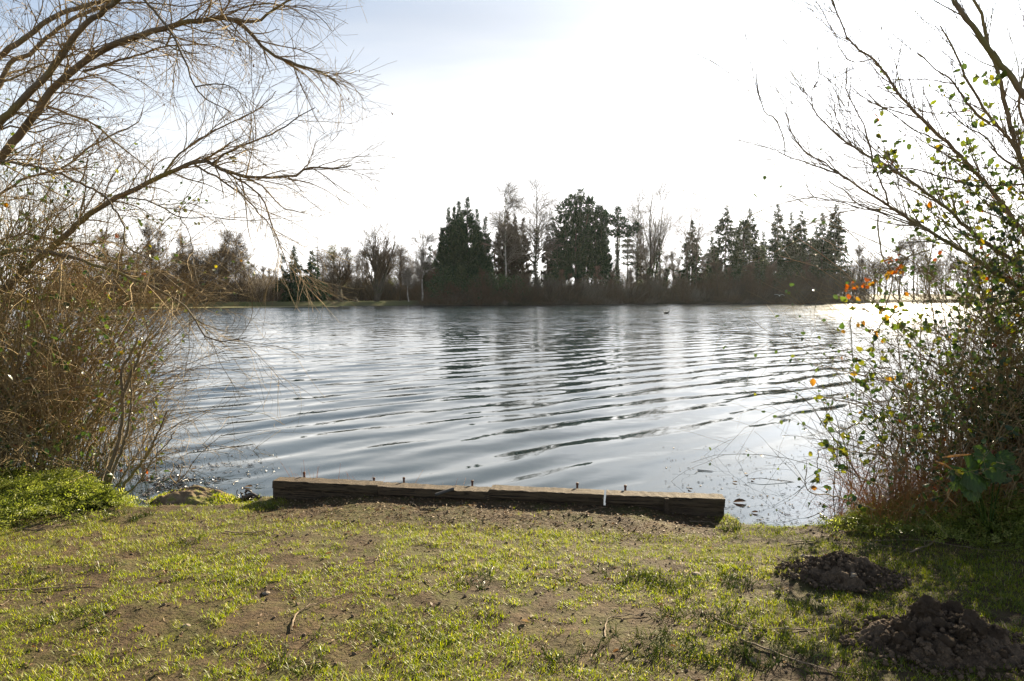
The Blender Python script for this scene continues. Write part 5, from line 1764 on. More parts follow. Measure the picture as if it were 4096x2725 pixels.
def left_scrub():
    base = np.array([-4.6, 7.0, .1])
    root = empty('bramble_thicket', tuple(base), 0, 'tangled brown bramble thicket on the left bank, with some green leaves', 'thicket')
    def roots(rng, n):
        x = rng.uniform(-6.1, -3.55, n)
        y = 6.25 + (rng.random(n) ** 1.3) * 1.9 - .10 * (x + 5)
        return np.stack([x, y], 1)
    def zone(rng, q):
        s = 2048 + q[:, 0] / q[:, 1] * FPX
        return (s < 640) & (rng.random(len(q)) < np.clip(1.25 - q[:, 2] / 3.2, .2, 1)) & (vnoise(q[:, 0] * 2.2, q[:, 1] * 2, q[:, 2] * 2.2, 3) > .38)
    thicket(root, base, 600, 420, roots, .9, 3.0, (.12, -.05, 1.0), 4200, 4200, 300, zone, 'bramble_stem', (.3, .9), .52, (.032, .06), ([-6.1, -4.9, -4.3, -3.55], [1.5, 1.35, .95, .5]))
    # brambles and ivy climbing at the left edge
    base = np.array([-5.0, 6.9, .1])
    root = empty('climbing_bramble', tuple(base), 0, 'ivy and bramble climbing into the willow at the left picture edge', 'bramble')
    rng = np.random.default_rng(605)
    n = 150
    x = rng.uniform(-6.2, -4.35, n)
    p = np.column_stack([x, rng.uniform(6.4, 7.8, n), np.full(n, .1)]) - base
    d = np.column_stack([rng.normal(size=n) * .2 + .02, rng.normal(size=n) * .2, np.ones(n)])
    P = march(rng, p, d, rng.uniform(1.9, 3.9, n) * np.interp(x, [-6, -4.9, -4.35], [1.1, 1.0, .7]), 13, 0, .06, .09, .05)
    Rr = rng.uniform(.0035, .008, n)[:, None] * np.linspace(1, .35, 13)[None]
    MB().tubes(P, Rr, 4).build('stems', M['bramble_stem'], root)['kind'] = 'stuff'
    P2, R2 = spawn(rng, P, Rr, 1700, .3, 1, .25, .8, .4, 1.2, 7, 0, .07, .1, .06, .7, .003, .4, .3)
    MB().tubes(P2, np.maximum(R2, .0013), 3).build('twigs', M['twig_near'], root)['kind'] = 'stuff'
    m = 5200
    q = P2[rng.integers(0, len(P2), m), rng.integers(1, 7, m)]
    q = q[vnoise(q[:, 0] * 2.3, q[:, 1] * 2.3, q[:, 2] * 2.3, 15) > .50]
    m = len(q)
    X, Yv, Z = frames(rng, m, rng.normal(size=(m, 3)) + np.array([0, 0, -.3]))
    V, F = place_template(LEAFL_V, LEAFL_F, q, X, Yv, Z, rng.uniform(.03, .055, m))
    tag(MB().add(V, F, np.repeat(np.clip(rng.normal(.5, .2, m), 0, 1), 7)).build('leaves', M['leaf_mix'], root), kind='stuff')
    # the many arching shoots that lean over the water
    base = np.array([-4.1, 6.6, .1])
    root = empty('bare_shrub', tuple(base), 0, 'bare brown shrub with long shoots leaning right over the water, below the willow limbs', 'shrub')
    rng = np.random.default_rng(610)
    n = 95
    x = rng.uniform(-5.4, -3.9, n)
    p = np.column_stack([x, rng.uniform(6.3, 7.3, n), np.full(n, .05)]) - base
    d = np.column_stack([rng.uniform(-.05, .65, n), rng.normal(size=n) * .25, np.ones(n)])
    P = march(rng, p, d, rng.uniform(1.3, 2.9, n), 12, .0, .10, .05, .03)
    Rr = rng.uniform(.004, .010, n)[:, None] * np.linspace(1, .25, 12)[None]
    MB().tubes(P, Rr, 5).build('stems', M['bark_near'], root)['kind'] = 'stuff'
    P2, R2 = spawn(rng, P, Rr, 1500, .2, 1, .3, .9, .3, .9, 8, -.02, .05, .08, .06, .7, .004, .3, .3, bias=(.8, 0, .2))
    P3, R3 = spawn(rng, P2, R2, 3600, .1, 1, .12, .4, .3, .9, 5, .02, .0, .09, .05, .8, .0016, .5, .3)
    MB().tubes(P2, np.maximum(R2, .0013), 3).tubes(P3, np.maximum(R3, .0009), 3).build('twigs', M['twig_near'], root)['kind'] = 'stuff'
    # upright sapling at the water's edge
    c4 = lambda x, y: (x * .51, 1300 + y * .51)
    base = gnd(430, 1965, .06)
    root = empty('sapling', tuple(base), 0, 'broken topped sapling with several dark stems at the water edge, left', 'sapling')
    rng = np.random.default_rng(620)
    for pts, r0, r1, Y0, Y1 in (([(815, 1280), (870, 1100), (930, 870), (965, 600), (950, 450), (960, 330), (1040, 210), (1080, 100)], 13, 6, 6.05, 6.1),
                                ([(962, 560), (1000, 460), (1060, 330), (1110, 200), (1160, 100), (1210, 10)], 10, 3, 6.08, 6.0),
                                ([(840, 1280), (900, 1110), (980, 900), (1030, 650), (1025, 430)], 9, 4, 6.05, 5.9),
                                ([(930, 1330), (1010, 1200), (1080, 1120), (1180, 980), (1250, 820), (1310, 680)], 9, 4, 5.95, 5.8),
                                ([(900, 1290), (1000, 1130), (1090, 1000), (1160, 850), (1215, 740)], 6, 2, 6.05, 6.2),
                                ([(980, 1330), (1090, 1235), (1200, 1050), (1320, 920), (1372, 840)], 5, 2, 5.9, 5.8),
                                ([(790, 1270), (820, 1160), (860, 980), (850, 820)], 6, 2, 6.1, 6.4)):
        q = limb_pts(pts, Y0, Y1, c4) - base
        C = smooth_line(q, 22)
        C[1:-1] += rng.normal(size=(20, 3)) * .004
        rad = np.linspace(r0, r1, 22) * .51 * 6.0 / FPX * 1.55
        st = MB().tubes(C[None], rad[None], 8).build('stem', M['bark_near'], root, True)
        B, RB = spawn(rng, C[None], rad[None], 16, .2, 1, .12, .55, .4, .9, 7, -.04, .02, .08, .04, .5, .004, .3, .3)
        B2, RB2 = spawn(rng, B, RB, 30, .1, 1, .06, .25, .3, .8, 5, 0, 0, .08, .04, .7, .002, .4, .3)
        MB().tubes(B, np.maximum(RB, .0012), 4).tubes(B2, np.maximum(RB2, .001), 3).build('twigs', M['twig_near'], st)
    # leafy herbs
    def herbs(name, label, seed, spots, hs, n, sz):
        rng = np.random.default_rng(seed)
        pos, dirs = [], []
        S = np.array(spots)
        j = rng.integers(0, len(S), n)
        x = S[j, 0] + rng.normal(size=n) * S[j, 2]
        y = S[j, 1] + rng.normal(size=n) * S[j, 3]
        ok = shore_y(x) - y > .02
        x, y, j = x[ok], y[ok], j[ok]
        n = len(x)
        hgt_ = hs * np.clip(fbm(x * 3, y * 3, 0, seed, 2) * 1.7, .2, 1.6) * S[j, 4]
        z = ground_z(x, y) + hgt_ * rng.random(n) ** .6
        d = np.stack([rng.normal(size=n), rng.normal(size=n), rng.uniform(-.2, .6, n)], 1)
        X, Yv, Z = frames(rng, n, d, .6)
        mb = MB()
        # feathery leaf: a midrib with paired leaflets
        T, TF = [], []
        for k in range(2):
            c = .25 + k * .36
            w = .46 * (1 - k * .35)
            for s in (-1, 1):
                o = len(T)
                T += [(0, c - .03, 0), (s * w * .55, c + .02, .05), (s * w, c + .16, -.02), (s * w * .35, c + .17, .02)]
                TF.append([o, o + 1, o + 2, o + 3])
        o = len(T)
        T += [(0, .88, 0), (.1, 1.0, 0), (0, 1.2, -.04), (-.1, 1.0, 0)]
        TF.append([o, o + 1, o + 2, o + 3])
        V, F = place_template(np.array(T), np.array(TF), np.stack([x, y, z], 1), X, Yv, Z, rng.uniform(*sz, n))
        mb.add(V, F, np.repeat(np.clip(rng.normal(.45, .25, n), 0, 1), len(T)))
        tag(mb.build(name, M['herb']), label, 'herbs', None, 'stuff')
    sp = []
    for sx, sy, r, h in ((0, 1965, .30, 1.1), (60, 1975, .26, 1.2), (130, 1960, .26, 1.25), (200, 1975, .24, 1.2), (270, 1985, .22, 1.0), (340, 1995, .16, .9), (395, 2005, .10, .7), (80, 2040, .25, .55), (10, 2075, .2, .6), (180, 2020, .25, .8), (-120, 1980, .3, 1.1), (-260, 2000, .4, 1.0)):
        c = gnd(sx, sy, .12)
        sp.append((c[0], c[1], r, r * .8, h))
    herbs('cow_parsley_patch', 'bright green feathery herbs at the foot of the left thicket', 630, sp, .12, 10500, (.035, .075))
    sp = []
    for sx, sy, r, h in ((3620, 2090, .2, .5), (3760, 2085, .25, .8), (3880, 2080, .28, 1.0), (4000, 2060, .3, 1.1), (4100, 2080, .3, 1.1), (4060, 2140, .25, .8), (3900, 2130, .25, .6), (4200, 2100, .35, 1.1), (3500, 2085, .15, .4)):
        c = gnd(sx, sy, .12)
        sp.append((c[0], c[1], r, r * .8, h))
    herbs('shaded_herbs', 'dark green ground herbs in the shade under the right hand bramble', 631, sp, .14, 7500, (.035, .07))


left_scrub()


def shore_details():
    # earth mound with moss at the water's edge
    c = gnd(770, 2012, .05)
    rng = np.random.default_rng(640)
    g = np.linspace(-1, 1, 64)
    gx, gy = np.meshgrid(g, g)
    rr = np.hypot(gx / 1.0, gy / 1.0)
    h = .095 * np.clip(1 - rr ** 2, 0, 1) ** .8 * (.45 + 1.1 * vnoise(gx * 2.5, gy * 2.5, 0, 4)) + .045 * (fbm(gx * 6, gy * 6, 0, 5, 3) - .5) * (rr < 1) - .06 * (rr > .96)
    V = np.stack([gx * .36, gy * .20, h], -1).reshape(-1, 3)
    k = (np.arange(63)[:, None] * 64 + np.arange(63)[None]).reshape(-1)
    r = empty('earth_mound', tuple(c), -.06, 'low mound of bare earth and moss at the water edge, left of the timber', 'mound')
    m, t, out = new_mat('mossy_earth')
    pos = t.add('ShaderNodeTexCoord').outputs['Object']
    col = t.mix(t.maprange(t.noise(pos, 12, 5.), .35, .65, 0, 1), (.11, .08, .05, 1), (.22, .165, .105, 1))
    col = t.mix(t.maprange(t.noise(pos, 6.5, 5., .7), .50, .60, 0, .9), col, (.12, .13, .025, 1))
    t.l.new(pbr(t, col, .95, .1, bump(t, t.noise(pos, 30, 5., .7), .9, .02)), out.inputs[0])
    MB().add(V, np.stack([k, k + 1, k + 65, k + 64], 1)).build('mound', m, r, True)
    n = 1500
    a, q = rng.uniform(0, 6.283, n), rng.random(n) ** .4
    x, y = np.cos(a) * q * .37 , np.sin(a) * q * .2
    ok = (y > .02) | (x > .18) | (x < -.2)
    x, y, q = x[ok], y[ok], q[ok]
    z = .085 * np.clip(1 - (x / .36) ** 2 - (y / .2) ** 2, 0, 1) ** .7
    d = rng.normal(size=(len(x), 3)) * .5 + np.array([0, 0, 1.])
    X, Yv, Z = frames(rng, len(x), d)
    V, F = place_template(DIA_V, DIA_F, np.stack([x, y, z], 1), X, Yv, Z, np.stack([np.full(len(x), .006), rng.uniform(.012, .035, len(x)), np.full(len(x), .01)], 1))
    MB().add(V, F, np.repeat(rng.random(len(x)), 4)).build('moss', M['grass'], r)['kind'] = 'stuff'
    c = gnd(890, 2015, .04)
    mb = MB()
    n = 1700
    p = np.array([c[0], c[1], 0]) + rng.normal(size=(n, 3)) * np.array([.13, .045, 0])
    p[:, 2] = .02 + .07 * rng.random(n) * np.exp(-((p[:, 0] - c[0]) / .16) ** 2)
    d = rng.normal(size=(n, 3)) * .8 + np.array([0, 0, .8])
    X, Yv, Z = frames(rng, n, d)
    V, F = place_template(DIA_V, DIA_F, p, X, Yv, Z, np.stack([np.full(n, .008), rng.uniform(.015, .045, n), np.full(n, .01)], 1))
    tag(MB().add(V, F, np.repeat(np.clip(rng.normal(.55, .3, n), 0, 1), 4)).build('moss_clump', M['grass']), 'mossy grassy clump between the earth mound and the wet roots', 'moss', None, 'stuff')
    # wet driftwood roots
    c = gnd(985, 2012, .02)
    r = empty('driftwood', tuple(c), 0, 'black wet roots of driftwood sticking up between mound and timber', 'driftwood')
    for pts, rad in (([(-.08, 0, 0), (.0, -.01, .05), (.06, .0, .07), (.10, .0, .055)], .026), ([(-.05, .02, 0), (.02, .03, .03), (.09, .02, .03), (.13, .02, .04)], .022), ([(-.06, .0, .01), (-.065, 0, .06), (-.07, .0, .10)], .008), ([(-.02, 0, .03), (-.03, 0, .07), (-.045, 0, .095)], .009),
                     ([(.0, 0, .03), (.005, 0, .08), (.0, 0, .105), (.03, 0, .10), (.045, 0, .07)], .014), ([(.02, 0, .03), (.03, .01, .075), (.05, .01, .07)], .011), ([(-.12, 0, .01), (.0, -.03, .02), (.12, -.02, .02)], .015)):
        q = smooth_line(pts, 12) + rng.normal(size=(12, 3)) * .004
        MB().tubes(q[None], (rad * (1 - .45 * np.linspace(0, 1, 12)) * rng.uniform(.8, 1.2, 12))[None], 8).build('root', M['wet_wood'], r, True)
    # dead rushes behind the edging
    G = 'dead rush stems behind the timber edging'
    for sx, n, hh, lb in ((1190, 12, .30, 'tuft of dead rush stems behind the left end of the timber edging'), (1300, 3, .2, 'two or three bent rush stems behind the left beam'), (1375, 3, .16, 'short rush stems behind the middle of the left beam'), (1445, 4, .2, 'upright rush stems beside the beam joint on the left'), (1562, 2, .22, 'single tall rush stem behind the second beam'), (1760, 3, .12, 'short rush stems low behind the second beam')):
        p = on_timber(sx) + TNRM * .28
        d = rng.normal(size=(n, 3)) * .28 + np.array([0, 0, 1.])
        P = march(rng, np.repeat([[0, 0, .0]], n, 0) + rng.normal(size=(n, 3)) * np.array([.04, .03, 0]), d, rng.uniform(.6, 1, n) * (hh + .24), 7, .0, .07, .04)
        o = MB().tubes(P, np.full((n, 1), .0022) * np.linspace(1, .35, 7)[None], 3, rng.random(n)).build('rush_tuft', M['dry_grass'])
        o.location = (p[0], p[1], -.05)
        tag(o, lb, 'rushes', G)
    # twigs standing in the shallow water
    G = 'twigs standing in the water left of the mound'
    for pts, lb in (([(705, 1935), (680, 1905), (695, 1875), (690, 1850)], 'small forked dead twig standing in the water left of the mound'), ([(706, 1930), (740, 1900), (768, 1860)], 'slanting dead twig in the water leaning right'), ([(710, 1928), (722, 1890), (728, 1855)], 'reddish upright twig in the water left of the mound')):
        q = smooth_line(limb_pts(pts, 6.7, 6.65), 9)
        o = MB().tubes(q[None], np.linspace(.006, .0025, 9)[None], 5)
        P, Rr = spawn(rng, q[None], np.linspace(.006, .003, 9)[None], 4, .3, .9, .05, .14, .5, .9, 4)
        tag(o.tubes(P, Rr, 3).build('water_twig', M['twig_near']), lb, 'twig', G)
    # floating debris
    def flakes(n, xs, ys, s0, s1, lift=.004):
        x, y = xs, ys
        a = rng.uniform(0, 6.283, n)
        X = np.stack([np.cos(a), np.sin(a), 0 * a], 1)
        Yv = np.stack([-np.sin(a), np.cos(a), 0 * a], 1)
        Z = np.repeat([[0, 0, 1.]], n, 0)
        s = s0 + (s1 - s0) * rng.random(n) ** 3
        T = np.array([[-.5, 0, 0], [0, .35, .06], [.5, 0, 0], [0, -.35, .06], [0, 0, .22]])
        F = np.array([[0, 3, 4], [3, 2, 4], [2, 1, 4], [1, 0, 4], [0, 1, 3], [1, 2, 3]])
        V, F = place_template(T, F, np.stack([x, y, wave_z(x, y) + lift], 1), X, Yv, Z, np.stack([s * rng.uniform(.8, 2.2, n), s * rng.uniform(.4, 1, n), s], 1))
        return V, F
    n = 2600
    sx, sy = rng.uniform(2650, 3420, n), 2110 - rng.random(n) ** 1.25 * 330
    p = np.array([gnd(a, b, 0.) for a, b in zip(sx, sy)])
    k = (p[:, 1] > shore_y(p[:, 0]) + .03) & (rng.random(n) < .25 + .9 * (vnoise(p[:, 0] * 2.5, p[:, 1] * 3, 0, 91) - .3))
    p = p[k]
    V, F = flakes(len(p), p[:, 0], p[:, 1], .004, .03)
    tag(MB().add(V, F, np.repeat(rng.random(len(p)), 5)).build('floating_debris', M['dead_leaf']), 'specks of leaf and reed floating on the still water right of the timber', 'debris', None, 'stuff')
    n = 6000
    sx, sy = 560 + rng.random(n) * 560, rng.uniform(1780, 2035, n)
    p = np.array([gnd(a, b, 0.) for a, b in zip(sx, sy)])
    w = vnoise(p[:, 0] * 1.6, p[:, 1] * 3.5, 0, 92) * .6 + vnoise(p[:, 0] * 6, p[:, 1] * 12, 0, 93) * .4
    k = (p[:, 1] > shore_y(p[:, 0]) + .02) & (rng.random(n) < np.clip((w - .42) * 5, .03, 1) * np.clip((1130 - sx) / 350, .1, 1))
    p = p[k]
    V, F = flakes(len(p), p[:, 0], p[:, 1], .005, .045)
    tag(MB().add(V, F, np.repeat(rng.random(len(p)) * .5, 5)).build('floating_debris', M['wet_wood']), 'dark weed and twig bits floating on the still water left of the timber', 'debris', None, 'stuff')
    leaf = [MB().add(LEAF_V * np.array([1, 1, 1.6]) + np.array([0, -.5, .08]), LEAF_F, .15 + .35 * j).mesh('floating_leaf', M['dead_leaf']) for j in range(3)]
    for j, (sx, sy, s, rz, lb) in enumerate(((2960, 2012, .11, 1.5, 'curled brown leaf floating right of the timber end'), (3020, 2052, .055, 1.3, 'small dark leaf floating near the right hand lawn edge'), (2760, 1960, .05, .4, 'small leaf floating above the timber end'), (2940, 1932, .05, 1.0, 'yellowish leaf scrap floating out from the timber end'), (3012, 1922, .05, .2, 'brown reed scrap floating far right of the timber'), (2985, 1900, .05, 2.2, 'slim brown scrap on the water before the bramble'), (995, 1950, .075, 1.4, 'pale yellow leaf floating left of the timber'), (773, 1880, .055, 2.0, 'yellow weed scrap floating beyond the standing twigs'))):
        p = gnd(sx, sy, 0.)
        o = link(bpy.data.objects.new('floating_leaf', leaf[2 if j in (3, 6, 7) else j % 2]))
        o.location = (p[0], p[1], float(wave_z(np.array([p[0]]), np.array([p[1]]))[0]) + .006)
        o.rotation_euler = (0, 0, rz)
        o.scale = (s, s, s)
        tag(o, lb, 'leaf', 'leaves floating near the bank')
    for pts, lb in (([(740, 1952), (800, 1950), (860, 1953)], 'black stick floating left of the mound'), ([(3280, 2055), (3310, 2075), (3350, 2090)], 'dark stick half in the water at the right lawn edge'), ([(2790, 1880), (2850, 1885)], 'thin floating reed piece far out right of the timber'), ([(735, 1922), (760, 1916), (790, 1918)], 'short dark stick floating by the standing twigs')):
        q = smooth_line(np.array([gnd(a, b, .006) for a, b in pts]), 8)
        tag(MB().tubes(q[None], np.full((1, 8), .006) * np.linspace(1, .5, 8)[None], 5).build('floating_stick', M['wet_wood']), lb, 'stick', 'sticks floating near the bank')


shore_details()


# ------------------------------------------------------------------ right hand side
def right_side():
    c3 = lambda x, y: (2900 + x * .797, y * .797)
    base = np.array([4.35, 5.95, .05])
    rng = np.random.default_rng(700)
    root = empty('willow_tree', tuple(base), 0, 'bare backlit willow fanning up from the bramble on the right', 'tree')
    heart = at(4330, 1330, 5.95) - base
    MB().tubes(smooth_line([(0, 0, -.1), heart * .5 + np.array([.03, 0, 0]), heart], 9)[None], np.linspace(.17, .12, 9)[None], 12).build('trunk', M['bark_right'], root, True)
    H = (1794, 1669)
    limbs = [([H, (1640, 780), (1500, 470), (1470, 430), (1400, 340), (1330, 260), (1270, 160), (1200, 90), (1150, 0), (1090, -130), (1010, -420), (960, -800)], 26, 7, 5.9, 5.5, .7),
             ([H, (1620, 1150), (1500, 850), (1440, 660), (1400, 500), (1370, 350), (1320, 230), (1290, 80), (1250, 0), (1200, -120), (1150, -420), (1130, -700)], 18, 4, 5.9, 5.8, .9),
             ([H, (1600, 1080), (1490, 800), (1420, 690), (1330, 590), (1260, 480), (1200, 370), (1150, 250), (1080, 130)], 17, 4, 5.9, 6.0, 1.0),
             ([H, (1520, 1200), (1350, 970), (1280, 900), (1200, 800), (1130, 730), (1030, 640), (940, 550), (860, 450), (810, 370), (740, 295), (640, 220), (580, 110), (540, 0), (520, -120)], 17, 3, 5.9, 6.2, 1.2),
             ([H, (1560, 1480), (1400, 1400), (1280, 1320), (1160, 1240), (1060, 1180), (940, 1110), (820, 1030), (720, 970), (620, 900), (540, 860), (440, 830), (360, 800), (300, 780)], 16, 2.4, 5.9, 5.7, 1.2),
             ([H, (1480, 1340), (1250, 1180), (1140, 1070), (1050, 1000), (960, 930), (850, 860), (740, 800), (620, 720), (520, 640), (450, 550), (435, 470), (470, 400), (470, 310)], 15, 2, 5.9, 5.9, 1.2),
             ([(1330, 620), (1280, 590), (1200, 500), (1150, 420), (1050, 340), (965, 265)], 8, 2.5, 6.0, 6.1, .9),
             ([(300, 780), (290, 690), (250, 600), (200, 560), (160, 440)], 3, 1.2, 5.7, 5.7, .8),
             ([(620, 905), (500, 820), (400, 760), (340, 680), (300, 560)], 4, 1.4, 5.75, 5.8, .8),
             ([(740, 800), (720, 700), (660, 560), (610, 450), (610, 340)], 5, 1.6, 5.9, 6.1, .8),
             ([(640, 740), (560, 600), (550, 520)], 4, 1.4, 5.9, 5.9, .6),
             ([(1060, 1180), (850, 1085), (760, 1060), (640, 1030), (520, 1000), (410, 988)], 5, 1.3, 5.7, 5.6, .6),
             ([(1000, 1120), (800, 1060), (680, 1030), (600, 960), (520, 910)], 5, 1.3, 5.8, 5.9, .6),
             ([(1500, 925), (1430, 930), (1250, 930), (1100, 890), (960, 850), (820, 850), (700, 870)], 6, 2, 5.7, 5.4, .7),
             ([(1200, 560), (1050, 570), (960, 540), (880, 540), (790, 540)], 4, 1.3, 6.0, 6.2, .7),
             ([(1140, 420), (1050, 405), (920, 400), (840, 400)], 4, 1.3, 6.1, 6.2, .6),
             ([(1090, 710), (960, 660), (860, 590), (760, 520), (720, 470)], 4, 1.4, 6.0, 5.8, .8),
             ([(740, 295), (680, 310), (620, 300), (570, 230), (540, 150), (470, 30), (440, -60)], 4, 1.3, 6.15, 6.3, .8),
             ([(820, 1030), (790, 930), (750, 850), (720, 720), (660, 620)], 5, 1.5, 5.75, 5.6, .7),
             ([(1560, 700), (1480, 560), (1500, 350), (1540, 150), (1560, 0), (1600, -300)], 8, 2.5, 6.1, 6.4, 1.0),
             ([(1600, 900), (1400, 800), (1300, 680), (1220, 640), (1120, 560)], 7, 2, 5.6, 5.3, .8)]
    for pts, r0, r1, Y0, Y1, tf in limbs:
        q = limb_pts(pts, Y0, Y1, c3) - base
        L = np.linalg.norm(np.diff(q, axis=0), axis=1).sum()
        n = max(14, int(L * 14))
        C = smooth_line(q, n)
        C[1:-1] += rng.normal(size=(n - 2, 3)) * .004
        rad = np.maximum(np.linspace(r0, r1, n) * .797 * 5.9 / FPX * .9, .0042)
        lb = MB().tubes(C[None], rad[None], 10 if r0 > 9 else 6).build('limb', M['bark_right'], root, True)
        B, RB = spawn(rng, C[None], rad[None], max(5, int(L * tf * 11)), .2, .99, .30, .9, .3, .7, 9, -.05, -.03, .06, .03, .5, .006, .28, .35)
        B2, RB2 = spawn(rng, B, RB, max(10, int(L * tf * 42)), .15, 1, .15, .45, .3, .6, 6, -.04, -.02, .06, .03, .65, .0022, .45, .3)
        mb = MB().tubes(B, np.maximum(RB, .0024), 4).tubes(B2, np.maximum(RB2, .0016), 3)
        mb.build('twigs', M['bark_right'], lb)
    # bramble mass
    base = np.array([3.6, 5.6, .1])
    root = empty('bramble_thicket', tuple(base), 0, 'leafy bramble thicket on the right bank, backlit green and amber leaves', 'thicket')
    def roots(rng, n):
        x = 2.70 + rng.random(n) ** .62 * 2.7
        y = 5.05 + rng.random(n) * 1.5 + .12 * (x - 2.5)
        return np.stack([x, y], 1)
    def zone(rng, q):
        s = 2048 + q[:, 0] / q[:, 1] * FPX
        f = np.clip((s - 3350) / 700, 0, 1) ** 1.3
        return (rng.random(len(q)) < .12 + .88 * f) & (vnoise(q[:, 0] * 2.4, q[:, 1] * 2.2, q[:, 2] * 2.4, 13) > .40)
    thicket(root, base, 710, 620, roots, .8, 2.7, (.06, -.02, 1.0), 5600, 20000, 300, zone, 'bramble_stem', (.25, .8), .42, (.028, .052), ([2.6, 3.1, 3.7, 4.5], [.5, .8, 1.05, 1.35]))
    # upper brambles climbing into the willow
    base = np.array([3.9, 5.7, .1])
    root = empty('climbing_bramble', tuple(base), 0, 'bramble climbing into the willow limbs, yellow green leaves against the white sky', 'bramble')
    rng = np.random.default_rng(720)
    n = 90
    x = rng.uniform(3.6, 5.2, n)
    p = np.column_stack([x, rng.uniform(5.2, 6.4, n), np.full(n, .1)]) - base
    d = np.column_stack([rng.normal(size=n) * .15 - .02, rng.normal(size=n) * .15, np.ones(n)])
    P = march(rng, p, d, rng.uniform(2.0, 4.0, n), 14, 0, .05, .06, .03)
    Rr = rng.uniform(.0035, .007, n)[:, None] * np.linspace(1, .35, 14)[None]
    MB().tubes(P, Rr, 4).build('stems', M['bramble_stem'], root)['kind'] = 'stuff'
    P2, R2 = spawn(rng, P, Rr, 900, .35, 1, .2, .7, .4, 1.1, 7, 0, .08, .1, .06, .7, .003, .4, .3)
    MB().tubes(P2, np.maximum(R2, .0012), 3).build('twigs', M['bramble_stem'], root)['kind'] = 'stuff'
    m = 5200
    j = rng.integers(0, len(P2), m)
    q = P2[j, rng.integers(1, 7, m)]
    q = q[2048 + (q + base)[:, 0] / (q + base)[:, 1] * FPX > 3480]
    q = q[vnoise(q[:, 0] * 2.6, q[:, 1] * 2.6, q[:, 2] * 2.6, 5) > .45]
    m = len(q)
    X, Yv, Z = frames(rng, m, rng.normal(size=(m, 3)) + np.array([0, 0, -.3]))
    V, F = place_template(LEAFL_V, LEAFL_F, q, X, Yv, Z, rng.uniform(.036, .068, m))
    tag(MB().add(V, F, np.repeat(np.clip(rng.normal(.68, .17, m), 0, 1), 7)).build('leaves', M['leaf_mix'], root), kind='stuff')
    # hanging and fringe stems with their leaves
    G = 'bramble shoots at the fringe of the right hand thicket'
    lf = {}
    def leaf_mesh(kind):
        if kind not in lf:
            lf[kind] = MB().add(LEAF_V * np.array([1, 1, 1.5]), LEAF_F).mesh('leaf', M['leaf_' + kind])
        return lf[kind]
    for pts, Y0, Y1, nl, kinds, lb in (
            ([(3513, 860), (3514, 960), (3545, 1060), (3575, 1110), (3520, 1260), (3412, 1230), (3410, 1450), (3428, 1560), (3425, 1640)], 5.3, 5.1, 22, ('lime', 'green', 'amber'), 'long hanging bramble shoot with leaves in front of the glittering water'),
            ([(3720, 1000), (3600, 1040), (3480, 1120), (3400, 1160), (3340, 1130)], 5.2, 4.95, 22, ('amber', 'rust', 'rust', 'lime'), 'bramble shoot tipped with orange red leaves, reaching left over the far shore'),
            ([(3760, 1780), (3560, 1700), (3430, 1620), (3265, 1585)], 5.2, 5.0, 14, ('lime', 'green'), 'straight bramble shoot pointing left at middle height'),
            ([(3700, 1640), (3560, 1530), (3400, 1490), (3260, 1460)], 5.2, 5.0, 8, ('green', 'amber'), 'thin bare bramble shoot pointing up left above the middle one'),
            ([(3600, 1860), (3460, 1700), (3380, 1715), (3275, 1670)], 5.1, 4.9, 12, ('lime', 'green'), 'bent bramble shoot below the middle one'),
            ([(3620, 1830), (3430, 1810), (3290, 1795), (3270, 1850), (3278, 1935)], 5.1, 4.9, 12, ('lime', 'lime', 'green'), 'bramble shoot arching over and hanging to the water'),
            ([(3560, 1960), (3400, 1890), (3340, 1820), (3335, 1780)], 5.0, 4.9, 12, ('lime', 'green'), 'bramble shoot with pale round leaves close above the water'),
            ([(3500, 2040), (3360, 1990), (3260, 1975), (3225, 1950), (3228, 1870)], 4.95, 4.8, 16, ('green', 'amber', 'green'), 'lowest bramble shoot trailing on the water'),
            ([(3560, 1470), (3480, 1480), (3460, 1560), (3450, 1600)], 5.2, 5.1, 16, ('lime', 'green', 'lime'), 'leafy bramble sprig over the glitter, above the middle shoot'),
            ([(3600, 1240), (3530, 1290), (3500, 1340), (3490, 1420)], 5.3, 5.2, 16, ('green', 'lime', 'amber'), 'leafy bramble sprig hanging at the far shore line')):
        C = smooth_line(limb_pts(pts, Y0, Y1), 26)
        b = C[0].copy()
        r = empty('bramble_shoot', tuple(b), 0, lb, 'bramble', G)
        C = C - b
        C[1:-1] += rng.normal(size=(24, 3)) * .004
        rad = np.linspace(.0058, .0026, 26)
        B, RB = spawn(rng, C[None], rad[None], 14, .15, 1, .05, .16, .5, 1.2, 5, 0, .06, .08, 0, .6)
        MB().tubes(C[None], rad[None], 5).tubes(B, np.maximum(RB, .0016), 3).build('stem', M['bramble_stem'], r)
        for _ in range(int(nl * 1.7)):
            o = link(bpy.data.objects.new('leaf', leaf_mesh(kinds[rng.integers(0, len(kinds))])), r)
            o.location = tuple(B[rng.integers(0, len(B)), 4] + rng.normal(size=3) * .01)
            o.rotation_euler = tuple(rng.uniform(0, 6.28, 3))
            s = rng.uniform(.030, .056)
            o.scale = (s, s, s)
    # dead grass and bracken at the foot
    mb = MB()
    n = 3000
    x = 2.45 + rng.random(n) ** .8 * 1.9
    y = 4.98 + rng.random(n) * .85 + .10 * (x - 2.5)
    p = np.column_stack([x, y, ground_z(x, y) - .02])
    d = rng.normal(size=(n, 3)) * .55 + np.array([-.1, -.05, 1.0])
    P = march(rng, p, d, rng.uniform(.25, .85, n) * np.interp(x, [2.4, 2.9, 4.4], [.6, 1.0, .9]), 7, .02, .22, .13, .08)
    mb.tubes(P, rng.uniform(.0008, .0018, n)[:, None] * np.linspace(1, .4, 7)[None], 3, rng.random(n))
